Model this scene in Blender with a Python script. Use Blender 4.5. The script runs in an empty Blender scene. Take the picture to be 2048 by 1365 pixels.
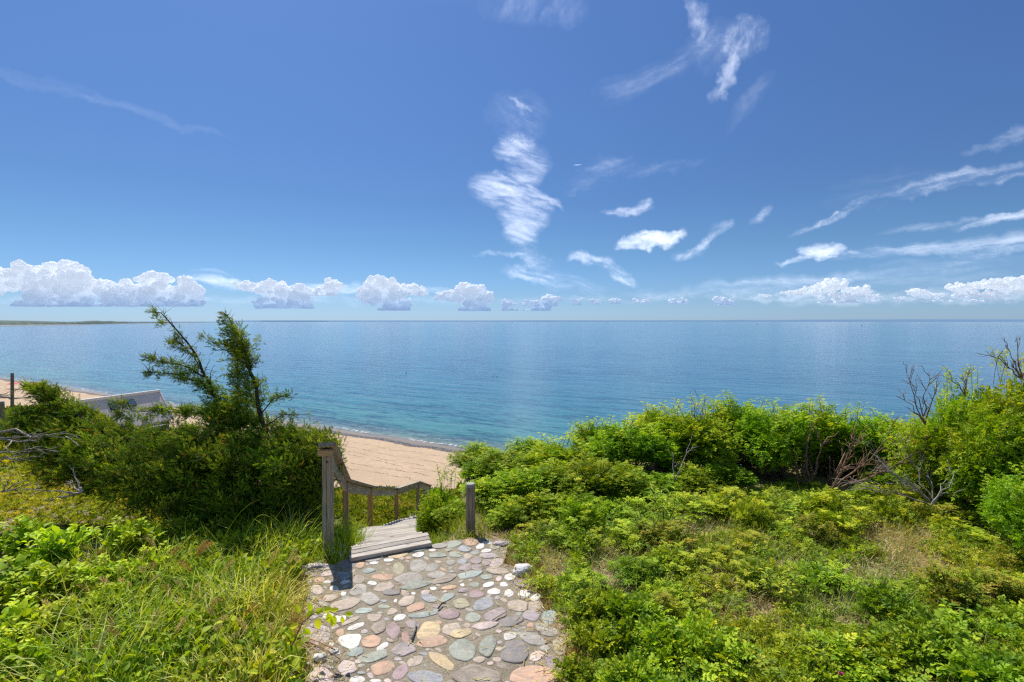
import bpy, bmesh, math, random
import numpy as np
from mathutils import Vector, Matrix, noise as mnoise

rng = np.random.default_rng(7)
random.seed(7)
scene = bpy.context.scene
COL = scene.collection
EYE = 2.55
F = 1024.0

def P(px, py, Y):
    """a point seen at photo position px,py standing Y metres ahead"""
    return Vector(((px - 1024) / F * Y, Y, EYE - (py - 643) / F * Y))

def G(px, py, z=0.0):
    Y = (EYE - z) * F / (py - 643)
    return Vector(((px - 1024) / F * Y, Y, z))

# ------------------------------------------------------------------ objects
def tag(o, label=None, cat=None, group=None, kind=None):
    if label: o['label'] = label
    if cat: o['category'] = cat
    if group: o['group'] = group
    if kind: o['kind'] = kind
    return o

def empty(name, loc=(0, 0, 0), rz=0.0, label=None, cat=None, group=None, scale=None):
    o = bpy.data.objects.new(name, None)
    o.empty_display_size = 0.2
    COL.objects.link(o)
    o.location = loc
    o.rotation_euler = (0, 0, rz)
    if scale is not None: o.scale = scale
    return tag(o, label, cat, group)

def link(name, me, mat, parent=None):
    o = bpy.data.objects.new(name, me)
    COL.objects.link(o)
    if mat is not None and len(me.materials) == 0:
        me.materials.append(mat)
    if parent is not None: o.parent = parent
    return o

def copy_tree(root):
    r = root.copy(); COL.objects.link(r)
    for ch in list(root.children):
        c = ch.copy(); COL.objects.link(c); c.parent = r
        for g in list(ch.children):
            d = g.copy(); COL.objects.link(d); d.parent = c
    return r

# ------------------------------------------------------------------ mesh accumulation
class Tmpl:
    def __init__(s, V, faces, g=None):
        s.V = np.array(V, dtype=np.float64).reshape(-1, 3)
        s.loops = np.array([i for f in faces for i in f], dtype=np.int64)
        s.tot = np.array([len(f) for f in faces], dtype=np.int64)
        s.g = np.zeros(len(s.V)) if g is None else np.array(g, dtype=np.float64)
    def faces(s):
        out = []; k = 0
        for t in s.tot:
            out.append([int(i) for i in s.loops[k:k + t]]); k += t
        return out

def join_tmpl(parts):
    V = []; Fc = []; g = []; n = 0
    for t, M in parts:
        M = np.array(M)
        V.append(t.V @ M[:3, :3].T + M[:3, 3])
        Fc += [[i + n for i in f] for f in t.faces()]
        g.append(t.g); n += len(t.V)
    return Tmpl(np.concatenate(V), Fc, np.concatenate(g))

class Acc:
    def __init__(s):
        s.V = []; s.L = []; s.T = []; s.C = []; s.n = 0
    def add(s, t, pos, R=None, scale=None, tint=None, shade=None):
        pos = np.asarray(pos, dtype=np.float64).reshape(-1, 3)
        N = len(pos)
        if N == 0: return
        if R is None: R = np.broadcast_to(np.eye(3), (N, 3, 3))
        if scale is None: scale = np.ones(N)
        scale = np.asarray(scale, dtype=np.float64)
        if scale.ndim == 0: scale = np.full(N, float(scale))
        if scale.ndim == 1: scale = np.repeat(scale[:, None], 3, 1)
        if tint is None: tint = np.full(N, .5)
        if shade is None: shade = np.full(N, .5)
        W = t.V[None] * scale[:, None, :]
        W = np.einsum('nij,nkj->nki', R, W) + pos[:, None, :]
        k = len(t.V)
        s.V.append(W.reshape(-1, 3))
        s.L.append((t.loops[None] + (np.arange(N) * k)[:, None] + s.n).ravel())
        s.T.append(np.tile(t.tot, N))
        C = np.ones((N, k, 4))
        C[:, :, 0] = np.asarray(tint)[:, None]
        C[:, :, 1] = t.g[None]
        C[:, :, 2] = np.asarray(shade)[:, None]
        s.C.append(C.reshape(-1, 4))
        s.n += N * k
    def mesh(s, name, smooth=False):
        V = np.concatenate(s.V); L = np.concatenate(s.L); T = np.concatenate(s.T); C = np.concatenate(s.C)
        me = bpy.data.meshes.new(name)
        me.vertices.add(len(V)); me.vertices.foreach_set('co', V.astype(np.float32).ravel())
        me.loops.add(len(L)); me.loops.foreach_set('vertex_index', L.astype(np.int32))
        me.polygons.add(len(T))
        st = np.zeros(len(T), dtype=np.int32); st[1:] = np.cumsum(T)[:-1]
        me.polygons.foreach_set('loop_start', st)
        try: me.polygons.foreach_set('loop_total', T.astype(np.int32))
        except Exception: pass
        me.update(calc_edges=True)
        me.polygons.foreach_set('use_smooth', np.full(len(T), smooth))
        a = me.attributes.new('vcol', 'FLOAT_COLOR', 'POINT')
        a.data.foreach_set('color', C.astype(np.float32).ravel())
        return me

def norm(a):
    return a / np.maximum(np.linalg.norm(a, axis=-1, keepdims=True), 1e-9)

def frames(dirs, ups):
    y = norm(np.asarray(dirs, float)); x = norm(np.cross(y, ups)); z = np.cross(x, y)
    return np.stack([x, y, z], axis=-1)

def rotz(a):
    c, s_ = np.cos(a), np.sin(a); R = np.zeros((len(a), 3, 3))
    R[:, 0, 0] = c; R[:, 0, 1] = -s_; R[:, 1, 0] = s_; R[:, 1, 1] = c; R[:, 2, 2] = 1
    return R

def tube_tmpl(pts, radii, sides=6, g=1.0):
    pts = [Vector(p) for p in pts]; V = []; Fc = []
    n = len(pts)
    for i, p in enumerate(pts):
        d = (pts[min(i + 1, n - 1)] - pts[max(i - 1, 0)])
        d = d.normalized() if d.length > 1e-9 else Vector((0, 0, 1))
        a = d.cross(Vector((0.13, 0.21, 0.97)))
        if a.length < 1e-3: a = d.cross(Vector((1, 0, 0)))
        a.normalize(); b = d.cross(a)
        for k in range(sides):
            t = 2 * math.pi * k / sides
            V.append(p + (a * math.cos(t) + b * math.sin(t)) * radii[i])
    for i in range(n - 1):
        for k in range(sides):
            k2 = (k + 1) % sides
            Fc.append([i * sides + k, i * sides + k2, (i + 1) * sides + k2, (i + 1) * sides + k])
    Fc.append(list(range(sides))[::-1]); Fc.append([(n - 1) * sides + k for k in range(sides)])
    return Tmpl([tuple(v) for v in V], Fc, [g] * len(V))

def wiggle(p0, p1, n, amp, sd=0):
    r = random.Random(sd)
    p0 = Vector(p0); p1 = Vector(p1); out = []
    for i in range(n + 1):
        t = i / n
        j = Vector((r.uniform(-1, 1), r.uniform(-1, 1), r.uniform(-1, 1))) * amp * math.sin(math.pi * t) if 0 < i < n else Vector((0, 0, 0))
        out.append(p0.lerp(p1, t) + j)
    return out

# ------------------------------------------------------------------ materials
def newmat(name):
    m = bpy.data.materials.new(name); m.use_nodes = True
    nt = m.node_tree; nt.nodes.clear()
    out = nt.nodes.new('ShaderNodeOutputMaterial')
    return m, nt, out

class NB:
    """small helper for writing node trees"""
    def __init__(s, nt): s.nt = nt
    def n(s, t, **kw):
        nd = s.nt.nodes.new(t)
        for k, v in kw.items(): setattr(nd, k, v)
        return nd
    def set(s, sock, v):
        if isinstance(v, bpy.types.NodeSocket): s.nt.links.new(v, sock)
        else: sock.default_value = v
    def m(s, op, a, b=None, c=None, clamp=False):
        nd = s.n('ShaderNodeMath', operation=op, use_clamp=clamp)
        s.set(nd.inputs[0], a)
        if b is not None: s.set(nd.inputs[1], b)
        if c is not None: s.set(nd.inputs[2], c)
        return nd.outputs[0]
    def vm(s, op, a, b=None, c=None):
        nd = s.n('ShaderNodeVectorMath', operation=op)
        s.set(nd.inputs[0], a)
        if b is not None: s.set(nd.inputs[3 if op == 'SCALE' else 1], b)
        if c is not None: s.set(nd.inputs[2], c)
        return nd.outputs['Value'] if op in ('DOT_PRODUCT', 'LENGTH') else nd.outputs[0]
    def xyz(s, x, y, z=0.0):
        nd = s.n('ShaderNodeCombineXYZ')
        s.set(nd.inputs[0], x); s.set(nd.inputs[1], y); s.set(nd.inputs[2], z)
        return nd.outputs[0]
    def sep(s, v):
        nd = s.n('ShaderNodeSeparateXYZ'); s.set(nd.inputs[0], v); return nd.outputs
    def mix(s, f, a, b):
        nd = s.n('ShaderNodeMix', data_type='RGBA')
        s.set(nd.inputs[0], f)
        for sock, v in ((nd.inputs[6], a), (nd.inputs[7], b)):
            if isinstance(v, (tuple, list)) and len(v) == 3: v = (*v, 1)
            s.set(sock, v)
        return nd.outputs[2]
    def noise(s, vec, scale, detail=4, rough=.55, dist=0.0, out=0):
        nd = s.n('ShaderNodeTexNoise'); s.set(nd.inputs['Vector'], vec)
        s.set(nd.inputs['Scale'], scale); s.set(nd.inputs['Detail'], detail)
        s.set(nd.inputs['Roughness'], rough); s.set(nd.inputs['Distortion'], dist)
        return nd.outputs[out]
    def vor(s, vec, scale, feature='F1', out=0):
        nd = s.n('ShaderNodeTexVoronoi', feature=feature); s.set(nd.inputs['Vector'], vec)
        s.set(nd.inputs['Scale'], scale); return nd.outputs[out]
    def mr(s, v, a, b, c=0.0, d=1.0, smooth=True):
        nd = s.n('ShaderNodeMapRange', interpolation_type='SMOOTHSTEP' if smooth else 'LINEAR')
        s.set(nd.inputs[0], v)
        for i, x in enumerate((a, b, c, d)): s.set(nd.inputs[i + 1], x)
        return nd.outputs[0]
    def ramp(s, v, stops):
        nd = s.n('ShaderNodeValToRGB'); cr = nd.color_ramp
        while len(cr.elements) > 1: cr.elements.remove(cr.elements[-1])
        for i, (p, c) in enumerate(stops):
            e = cr.elements[0] if i == 0 else cr.elements.new(p)
            e.position = p; e.color = (*c, 1) if len(c) == 3 else c
        s.set(nd.inputs[0], v); return nd.outputs[0]
    def bump(s, h, strength=.5, dist=.02, normal=None):
        nd = s.n('ShaderNodeBump'); s.set(nd.inputs['Height'], h)
        nd.inputs['Strength'].default_value = strength; nd.inputs['Distance'].default_value = dist
        if normal is not None: s.set(nd.inputs['Normal'], normal)
        return nd.outputs[0]
    def bsdf(s, col, rough=.8, spec=.3, normal=None, **kw):
        nd = s.n('ShaderNodeBsdfPrincipled')
        if isinstance(col, tuple) and len(col) == 3: col = (*col, 1)
        s.set(nd.inputs['Base Color'], col); s.set(nd.inputs['Roughness'], rough)
        s.set(nd.inputs['Specular IOR Level'], spec)
        if normal is not None: s.set(nd.inputs['Normal'], normal)
        for k, v in kw.items(): s.set(nd.inputs[k], v)
        return nd.outputs[0]
    def pos(s): return s.n('ShaderNodeNewGeometry').outputs['Position']
    def obj(s): return s.n('ShaderNodeTexCoord').outputs['Object']

LEAF_GAIN = 1.9
def leaf_mat(name, ramp, stem=(.12, .08, .05), transl=.35, gloss=.35, tcol=None, rough=.42):
    """ramp over the per-leaf tint; green channel of vcol > .5 marks wood or stalk, blue darkens the inner leaves"""
    ramp = [(p_, (min(.6, c_[0] * LEAF_GAIN * 1.12), min(.6, c_[1] * LEAF_GAIN), c_[2] * 1.35)) for p_, c_ in ramp]; gloss *= .45; rough = .55
    m, nt, out = newmat(name); b = NB(nt)
    at = b.n('ShaderNodeAttribute', attribute_name='vcol')
    sp = b.sep(at.outputs['Color'])
    c = b.ramp(sp[0], ramp)
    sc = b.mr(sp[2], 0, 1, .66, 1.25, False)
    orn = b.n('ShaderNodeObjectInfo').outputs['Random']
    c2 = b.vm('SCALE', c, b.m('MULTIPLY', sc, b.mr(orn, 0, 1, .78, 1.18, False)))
    orr = b.noise(b.xyz(b.m('MULTIPLY', orn, 31.), 4., 2.), 1.0, 1)
    big = b.noise(b.pos(), .75, 3, .6)
    c2 = b.vm('MULTIPLY', c2, b.mix(b.mr(b.m('ADD', b.m('MULTIPLY', orr, .5), b.m('MULTIPLY', big, .5)), .36, .64), (.80, 1.0, .9), (1.22, 1.04, 1.0)))
    isst = b.m('GREATER_THAN', sp[1], .5)
    stemc = b.mix(b.noise(b.pos(), 30, 2), (stem[0] * .6, stem[1] * .6, stem[2] * .6), (stem[0] * 1.4, stem[1] * 1.4, stem[2] * 1.4))
    col = b.mix(isst, c2, stemc)
    p = b.bsdf(col, rough, gloss)
    tr = b.n('ShaderNodeBsdfTranslucent')
    tc = b.vm('MULTIPLY', c2, tcol or (1.15, 1.08, .40))
    b.set(tr.inputs[0], tc)
    mx = b.n('ShaderNodeMixShader')
    b.set(mx.inputs[0], b.m('MULTIPLY', b.m('SUBTRACT', 1.0, isst), transl))
    nt.links.new(p, mx.inputs[1]); nt.links.new(tr.outputs[0], mx.inputs[2])
    nt.links.new(mx.outputs[0], out.inputs[0])
    return m

def simple_mat(name, c1, c2=None, scale=20, rough=.8, spec=.2, bump=.2, dist=.01, world=True):
    m, nt, out = newmat(name); b = NB(nt)
    v = b.pos() if world else b.obj()
    n = b.noise(v, scale, 5, .6)
    col = b.mix(b.mr(n, .35, .65), c1, c2 or tuple(x * .75 for x in c1))
    nt.links.new(b.bsdf(col, rough, spec, b.bump(n, bump, dist)), out.inputs[0])
    return m

def wood_mat(name, base, dark, warm, warm_amt=.3):
    m, nt, out = newmat(name); b = NB(nt)
    o = b.obj()
    rnd = b.n('ShaderNodeObjectInfo').outputs['Random']
    off = b.vm('ADD', o, b.xyz(b.m('MULTIPLY', rnd, 37.), b.m('MULTIPLY', rnd, 11.), 0.))
    st = b.vm('MULTIPLY', off, (2.2, 34., 34.))
    g = b.noise(st, 1.0, 6, .65, .6)
    g2 = b.noise(b.vm('MULTIPLY', off, (5., 160., 160.)), 1.0, 3, .6)
    blot = b.noise(off, 4.0, 4, .6)
    kn = b.vor(b.vm('MULTIPLY', off, (3.2, 9., 9.)), 1.0)
    c = b.mix(b.mr(g, .3, .7), dark, base)
    c = b.mix(b.m('MULTIPLY', b.mr(blot, .42, .68), warm_amt), c, warm)
    c = b.mix(b.mr(kn, .05, .17, .85, 0.), c, (.07, .05, .035))
    crk = b.noise(b.vm('MULTIPLY', off, (1.1, 55., 55.)), 1.0, 3, .5, 1.5)
    c = b.mix(b.mr(crk, .60, .66, 0, .8), c, (.045, .038, .03))
    c = b.mix(b.m('MULTIPLY', b.mr(g2, .35, .5, 1, 0), .45), c, dark)
    c = b.vm('SCALE', c, b.mr(rnd, 0, 1, .82, 1.12, False))
    h = b.m('ADD', g, b.m('MULTIPLY', g2, .5))
    nt.links.new(b.bsdf(c, .85, .15, b.bump(h, .55, .004)), out.inputs[0])
    return m

M_WOOD = wood_mat('weathered_wood', (.52, .45, .36), (.22, .18, .135), (.48, .31, .16), .4)
M_WOODLIGHT = wood_mat('bleached_wood', (.56, .51, .45), (.28, .245, .21), (.48, .40, .30), .4)
M_WOODWARM = wood_mat('warm_wood', (.60, .40, .22), (.30, .19, .10), (.60, .34, .14), .6)

M_RUST = simple_mat('rusty_steel', (.12, .06, .035), (.06, .035, .025), 200, .7, .4, .3)
# shoreline frame: SH = metres seaward of the water line
NX, NY, NC = .505, .863, -7 * .505 + 82 * .863
def shore_s(x, y): return x * NX + y * NY - NC

def shore_nodes(b):
    p = b.pos()
    s = b.m('SUBTRACT', b.vm('DOT_PRODUCT', p, (NX, NY, 0)), NC)
    t = b.vm('DOT_PRODUCT', p, (-NY, NX, 0))
    return p, s, t

# ------------------------------------------------------------------ terrain
def sm(x):
    x = np.clip(x, 0, 1); return x * x * (3 - 2 * x)

def vnoise(x, y, sc, seed=0):
    """cheap vectorised value noise"""
    x = np.asarray(x) * sc; y = np.asarray(y) * sc
    xi = np.floor(x); yi = np.floor(y); fx = sm(x - xi); fy = sm(y - yi)
    def h(a, b_):
        v = np.sin(a * 127.1 + b_ * 311.7 + seed * 74.7) * 43758.5453
        return v - np.floor(v)
    return (h(xi, yi) * (1 - fx) + h(xi + 1, yi) * fx) * (1 - fy) + (h(xi, yi + 1) * (1 - fx) + h(xi + 1, yi + 1) * fx) * fy

def zground(x, y, rough=True):
    x = np.asarray(x, float); y = np.asarray(y, float)
    zc = np.interp(y, [-9, 6.2, 9.15, 12.3, 16.2, 18.3, 30, 45, 58, 75, 200], [-.03, -.08, -1.52, -2.8, -4.08, -4.66, -8.0, -12.6, -16.5, -18.5, -24])
    zl = np.interp(y, [-9, 5, 7, 9, 20, 37, 48, 66, 90, 200], [-.03, -.05, -.25, -.6, -2.1, -3.95, -8.5, -16.4, -18.5, -24])
    zr = np.interp(y, [-9, 7.6, 9.4, 10.4, 12, 18, 30, 45, 58, 75, 200], [-.03, -.03, -.10, -.7, -1.6, -4.6, -8.0, -12.6, -16.5, -18.5, -24])
    u = x / np.maximum(y, 3.0)
    wl = sm((-u - .60) / .25); wr = sm((u + .17) / .10)
    z = zc * (1 - wl) * (1 - wr) + zl * wl + zr * wr * (1 - wl)
    s = shore_s(x, y)
    z = np.minimum(z, -16.4 - .9 * (s + 25))
    z = np.maximum(z, -24.0)
    if rough:
        far = np.clip((np.abs(y) - 5.5) / 14, 0, 1)
        z = z + (vnoise(x, y, .45, 1) - .5) * (.10 + .55 * far) * np.clip((y - 5) / 4, .15, 1) + (vnoise(x, y, 1.7, 2) - .5) * .07
        # keep the ground under the path and beside the stairs low
        pth = np.exp(-((x + .55) / 1.5) ** 4) * (y < 6.6)
        z = np.where(pth > .3, np.minimum(z, -.05), z)
        xs = np.interp(y, [5.5, 9.15, 12.3, 16.2, 18.3, 24], [-1.4, -2.4, -2.9, -3.2, -2.9, -2.9])
        near = (np.abs(x - xs) < 1.1) & (y > 7.5)
        z = np.where((np.abs(x - xs) < .9) & (y > 5.6), np.minimum(z, zc - .06), z)
        z = np.where(near, np.minimum(z, zc - .22), z)
    return z

def grid_mesh(name, xs, ys, zf):
    X, Y = np.meshgrid(xs, ys); Z = zf(X, Y)
    V = np.stack([X, Y, Z], -1).reshape(-1, 3)
    nx, ny = len(xs), len(ys)
    i = np.arange(ny - 1)[:, None] * nx + np.arange(nx - 1)[None]
    q = np.stack([i, i + 1, i + 1 + nx, i + nx], -1).reshape(-1)
    a = Acc(); a.V = [V]; a.L = [q]; a.T = [np.full((nx - 1) * (ny - 1), 4)]; a.C = [np.ones((len(V), 4))]
    return a.mesh(name, True)

def hillside_material():
    m, nt, out = newmat('hillside_soil'); b = NB(nt); p = b.pos()
    n1 = b.noise(p, .9, 5, .6); n2 = b.noise(p, 6, 5, .65); n3 = b.noise(p, 45, 4, .7)
    yy = b.sep(p)[1]
    straw = b.mix(b.mr(n3, .38, .62), (.15, .10, .06), (.46, .35, .22))
    green = b.mix(b.mr(n2, .35, .65), (.10, .13, .025), (.23, .26, .05))
    far = b.mr(yy, 7, 12)
    f = b.m('ADD', b.m('MULTIPLY', b.mr(n1, .4, .6), .45), b.m('MULTIPLY', far, .45))
    f = b.m('MULTIPLY', f, b.mr(n2, .3, .6, .4, 1))
    c = b.mix(b.m('ADD', f, b.m('MULTIPLY', far, .25)), straw, green)
    h = b.m('ADD', n3, b.m('MULTIPLY', n2, 2))
    nt.links.new(b.bsdf(c, .95, .1, b.bump(h, .8, .03)), out.inputs[0])
    return m

def spaced(a, b_, d0, g, dmax=6.0):
    out = [a]; d = d0
    while out[-1] < b_:
        out.append(out[-1] + d); d = min(d * g, dmax)
    return out
ys = [-30, -15, -8] + spaced(-4, 130, .13, 1.012, 1.6)
xr = spaced(0, 110, .13, 1.025, 3.0); xl = spaced(0, 260, .13, 1.022, 3.0)
xs = [-v for v in xl[:0:-1]] + xr
hill = link('hillside', grid_mesh('hillside', np.array(xs), np.array(ys), zground), hillside_material())
tag(hill, 'grassy coastal bluff sloping down to the beach', 'hillside', kind='structure')

# beach
def beach_material():
    m, nt, out = newmat('beach_sand'); b = NB(nt); p, s, t = shore_nodes(b)
    n1 = b.noise(p, .12, 4, .6); n2 = b.noise(p, 1.3, 5, .65); n3 = b.noise(p, 7, 4, .7)
    wob = b.noise(b.xyz(b.m('MULTIPLY', t, .10), 0., 0.), 1.0, 4, .6)
    s2 = b.m('ADD', s, b.m('MULTIPLY', b.m('SUBTRACT', wob, .5), 5.))
    c = b.mix(b.mr(n2, .3, .7), (.44, .315, .20), (.52, .385, .255))
    c = b.mix(b.m('MULTIPLY', b.mr(n1, .4, .65), .5), c, (.41, .295, .185))
    c = b.mix(b.mr(n3, .60, .72, 0, .35), c, (.25, .18, .12))
    # thin wrack lines left by earlier tides
    for k, (off, w) in enumerate(((-7.0, .06), (-10.0, .08), (-12.5, .06), (-14.0, .05), (-16.5, .09), (-19.0, .05))):
        wn = b.noise(b.xyz(b.m('MULTIPLY', t, .05 + .02 * (k % 3)), float(k * 9), 0.), 1.0, 6, .68)
        d = b.m('ABSOLUTE', b.m('ADD', b.m('SUBTRACT', s, off), b.m('MULTIPLY', b.m('SUBTRACT', wn, .5), 9.)))
        brk = b.noise(b.xyz(b.m('MULTIPLY', t, .35), float(k * 5), 2.), 1.0, 3, .6)
        ln = b.m('MULTIPLY', b.mr(d, w, w + .16, 1, 0), b.m('MULTIPLY', b.mr(n2, .40, .54, .1, .8), b.mr(brk, .42, .52)))
        c = b.mix(ln, c, (.13, .09, .06))
    wet = b.mr(s2, -4.0, -2.6)
    c = b.mix(wet, c, (.20, .16, .125))
    weed = b.m('MULTIPLY', b.mr(s2, -3.9, -3.3), b.mr(s2, -2.2, -1.3, 1, 0))
    weed = b.m('MULTIPLY', weed, b.mr(b.noise(p, 2.2, 5, .75), .40, .50))
    c = b.mix(weed, c, (.028, .022, .02))
    fp = b.mr(b.vor(p, 1.9), .10, .34, 0, 1)
    h = b.m('ADD', b.m('MULTIPLY', n2, 3.), b.m('ADD', n3, b.m('MULTIPLY', fp, b.mr(n1, .42, .58, 0, 1.3))))
    r = b.m('SUBTRACT', .9, b.m('MULTIPLY', wet, .45))
    nt.links.new(b.bsdf(c, r, .3, b.bump(h, .5, .10)), out.inputs[0])
    return m

def zbeach(x, y):
    s = shore_s(x, y)
    z = -18 - s * .055
    return z + (vnoise(x, y, .25, 5) - .5) * .22 * np.clip(-s / 6, 0, 1)
bs = []
S = np.concatenate([np.linspace(-45, -2, 90), np.linspace(-1.5, 40, 14)])
T = np.concatenate([np.linspace(-90, 250, 260), np.linspace(255, 2600, 90)])
SS, TT = np.meshgrid(S, T)
BX = NX * (SS + NC) - NY * TT; BY = NY * (SS + NC) + NX * TT
a = Acc(); V = np.stack([BX, BY, zbeach(BX, BY)], -1).reshape(-1, 3)
nx, ny = len(S), len(T)
i = np.arange(ny - 1)[:, None] * nx + np.arange(nx - 1)[None]
q = np.stack([i, i + 1, i + 1 + nx, i + nx], -1).reshape(-1)
a.V = [V]; a.L = [q]; a.T = [np.full((nx - 1) * (ny - 1), 4)]; a.C = [np.ones((len(V), 4))]
beach = link('beach', a.mesh('beach', True), beach_material())
tag(beach, 'pale tan sandy beach along the water line', 'beach', kind='structure')

# sea
def sea_material():
    m, nt, out = newmat('sea_water'); b = NB(nt); p, s, t = shore_nodes(b)
    nl = b.noise(b.xyz(b.m('MULTIPLY', t, .004), b.m('MULTIPLY', s, .016), 0.), 1.0, 4, .55)
    nb = b.noise(b.xyz(b.m('MULTIPLY', t, .018), b.m('MULTIPLY', s, .05), 3.), 1.0, 4, .6)
    s2 = b.m('ADD', s, b.m('MULTIPLY', b.m('SUBTRACT', nb, .5), b.m('MINIMUM', 22., b.m('MULTIPLY', s, .8))))
    lg = b.m('LOGARITHM', b.m('MAXIMUM', s2, .6), 10.0)     # -.2 .. 4.5
    c = b.ramp(b.m('DIVIDE', b.m('ADD', lg, .3), 4.5), [
        (.0, (.24, .21, .15)), (.13, (.17, .22, .17)), (.22, (.10, .22, .19)), (.32, (.055, .20, .20)),
        (.42, (.042, .175, .225)), (.53, (.038, .155, .245)), (.68, (.055, .18, .285)), (1.0, (.09, .20, .29))])
    # ripples: crests lie along the shore
    def rip(kt, ks, z, d=3, r=.55):
        return b.noise(b.xyz(b.m('MULTIPLY', t, kt), b.m('MULTIPLY', s, ks), z), 1.0, d, r, .25)
    r1 = rip(.055, .24, 1.); r2 = rip(.32, 1.05, 2., 4, .62); r3 = rip(.012, .045, 5., 4, .6)
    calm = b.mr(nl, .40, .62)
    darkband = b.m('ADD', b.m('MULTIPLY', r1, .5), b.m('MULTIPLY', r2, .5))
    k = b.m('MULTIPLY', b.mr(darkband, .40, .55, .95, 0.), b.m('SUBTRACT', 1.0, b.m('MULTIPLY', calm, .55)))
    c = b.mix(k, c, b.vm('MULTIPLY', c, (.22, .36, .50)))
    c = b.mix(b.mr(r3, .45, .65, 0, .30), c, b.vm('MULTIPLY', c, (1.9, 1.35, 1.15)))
    # breaking edge
    ed = b.m('ADD', s, b.m('MULTIPLY', b.m('SUBTRACT', b.noise(b.xyz(b.m('MULTIPLY', t, .10), 0., 0.), 1.0, 4, .6), .5), 5.))
    fm = b.noise(p, 1.1, 5, .75)
    f1 = b.m('MULTIPLY', b.mr(ed, .3, .9), b.mr(ed, 1.1, 1.9, 1, 0))
    f2 = b.m('MULTIPLY', b.mr(ed, 3.6, 4.2), b.mr(ed, 4.5, 5.2, 1, 0))
    foam = b.m('MULTIPLY', b.m('ADD', f1, b.m('MULTIPLY', f2, .25)), b.mr(fm, .46, .62))
    foam = b.m('MULTIPLY', foam, b.mr(b.noise(b.xyz(b.m('MULTIPLY', t, .05), 7., 0.), 1., 2, .5), .40, .55, .25, 1))
    weed = b.m('MULTIPLY', b.mr(ed, 2.0, 3.0), b.mr(ed, 5.0, 8.0, 1, 0))
    weed = b.m('MULTIPLY', weed, b.mr(b.noise(p, .5, 5, .7), .40, .52, 0, .55))
    c = b.mix(weed, c, (.05, .045, .05))
    c = b.mix(foam, c, (.62, .62, .60))
    bh = b.m('ADD', b.m('MULTIPLY', r1, 2.4), b.m('MULTIPLY', r2, .62))
    bn = b.bump(bh, .55, .30)
    fine = b.noise(b.xyz(b.m('MULTIPLY', t, 1.6), b.m('MULTIPLY', s, 4.2), 9.), 1.0, 3, .6)
    bn = b.bump(fine, .4, .03, bn)
    rgh = b.m('ADD', .13, b.m('MULTIPLY', foam, .5))
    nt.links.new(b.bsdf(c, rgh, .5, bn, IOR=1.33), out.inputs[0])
    return m
sx = np.concatenate([-np.geomspace(90000, 20, 60), np.linspace(-15, 15, 6), np.geomspace(20, 90000, 60)])
sy = np.concatenate([np.linspace(20, 200, 20), np.geomspace(220, 90000, 70)])
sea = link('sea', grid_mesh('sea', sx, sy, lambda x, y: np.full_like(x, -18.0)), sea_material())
tag(sea, 'calm blue sea reaching the horizon, turquoise near the beach', 'sea', kind='structure')

# far headland (left) and the faint far shore (right)
def ridge_strip(name, pts, mats, hmax, seed, depth=300, step=220, sand=3.0, rug=1.0):
    acc = Acc(); V = []; Fc = []
    n = 0
    for k in range(len(pts) - 1):
        p, q_ = Vector(pts[k][:2]), Vector(pts[k + 1][:2])
        m_ = max(2, int((q_ - p).length / step))
        for j in range(m_ + (1 if k == len(pts) - 2 else 0)):
            t = j / m_; c = p.lerp(q_, t); hh = pts[k][2] * (1 - t) + pts[k + 1][2] * t
            d = c.normalized()
            nz = mnoise.fractal(Vector((c.x * .0016 + seed, c.y * .0016, 0)), .6, 2.2, 6)
            for (dd, z) in ((0, -18.5), (10, -18 + sand * min(1, hh / 8)), (40, -18 + hh * .45 + sand), (110, -18 + hh * (.85 + .5 * nz * rug)), (depth, -18 + hh * (1. + .55 * nz * rug)), (depth * 1.6, -18.5)):
                V.append((c.x + d.x * dd, c.y + d.y * dd, z))
            n += 1
    fa = []; fb = []
    for i in range(n - 1):
        for j in range(5):
            (fa if j < 1 else fb).append([i * 6 + j, (i + 1) * 6 + j, (i + 1) * 6 + j + 1, i * 6 + j + 1])
    me = bpy.data.meshes.new(name); me.from_pydata(V, [], fa + fb)
    for m_ in mats: me.materials.append(m_)
    for i, pl in enumerate(me.polygons): pl.material_index = 0 if i < len(fa) else 1; pl.use_smooth = True
    return link(name, me, None)
M_FARSAND = simple_mat('far_sand', (.42, .36, .31), (.34, .31, .28), .004, bump=0)
M_FARGREEN = simple_mat('far_scrub', (.035, .075, .075), (.085, .13, .10), .02, bump=0)
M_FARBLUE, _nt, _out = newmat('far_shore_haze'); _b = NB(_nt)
_mx = _b.n('ShaderNodeAddShader'); _em = _b.n('ShaderNodeEmission'); _em.inputs[0].default_value = (.17, .29, .47, 1); _em.inputs[1].default_value = .9  # emission paints air haze over the land, which gives no light itself
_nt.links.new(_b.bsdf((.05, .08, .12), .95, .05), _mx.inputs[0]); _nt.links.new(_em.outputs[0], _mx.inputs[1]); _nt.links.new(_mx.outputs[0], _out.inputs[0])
hd = ridge_strip('headland', [(-3600, 2300, 26), (-2380, 2280, 24), (-2500, 2900, 23), (-2950, 3700, 20), (-3450, 4700, 15), (-4300, 6600, 10), (-5200, 9300, 5)],
                 [M_FARSAND, M_FARGREEN], 25, 3.3)
tag(hd, 'low green headland with a thin strip of sand on the left horizon', 'headland', kind='structure')
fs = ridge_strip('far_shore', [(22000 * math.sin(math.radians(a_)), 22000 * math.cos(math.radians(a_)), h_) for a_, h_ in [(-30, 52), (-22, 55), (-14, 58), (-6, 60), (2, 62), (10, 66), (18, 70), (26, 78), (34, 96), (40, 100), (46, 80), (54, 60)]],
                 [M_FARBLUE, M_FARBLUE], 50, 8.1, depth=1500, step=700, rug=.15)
tag(fs, 'faint blue far shore on the horizon across the bay', 'far shore', kind='structure')

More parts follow.
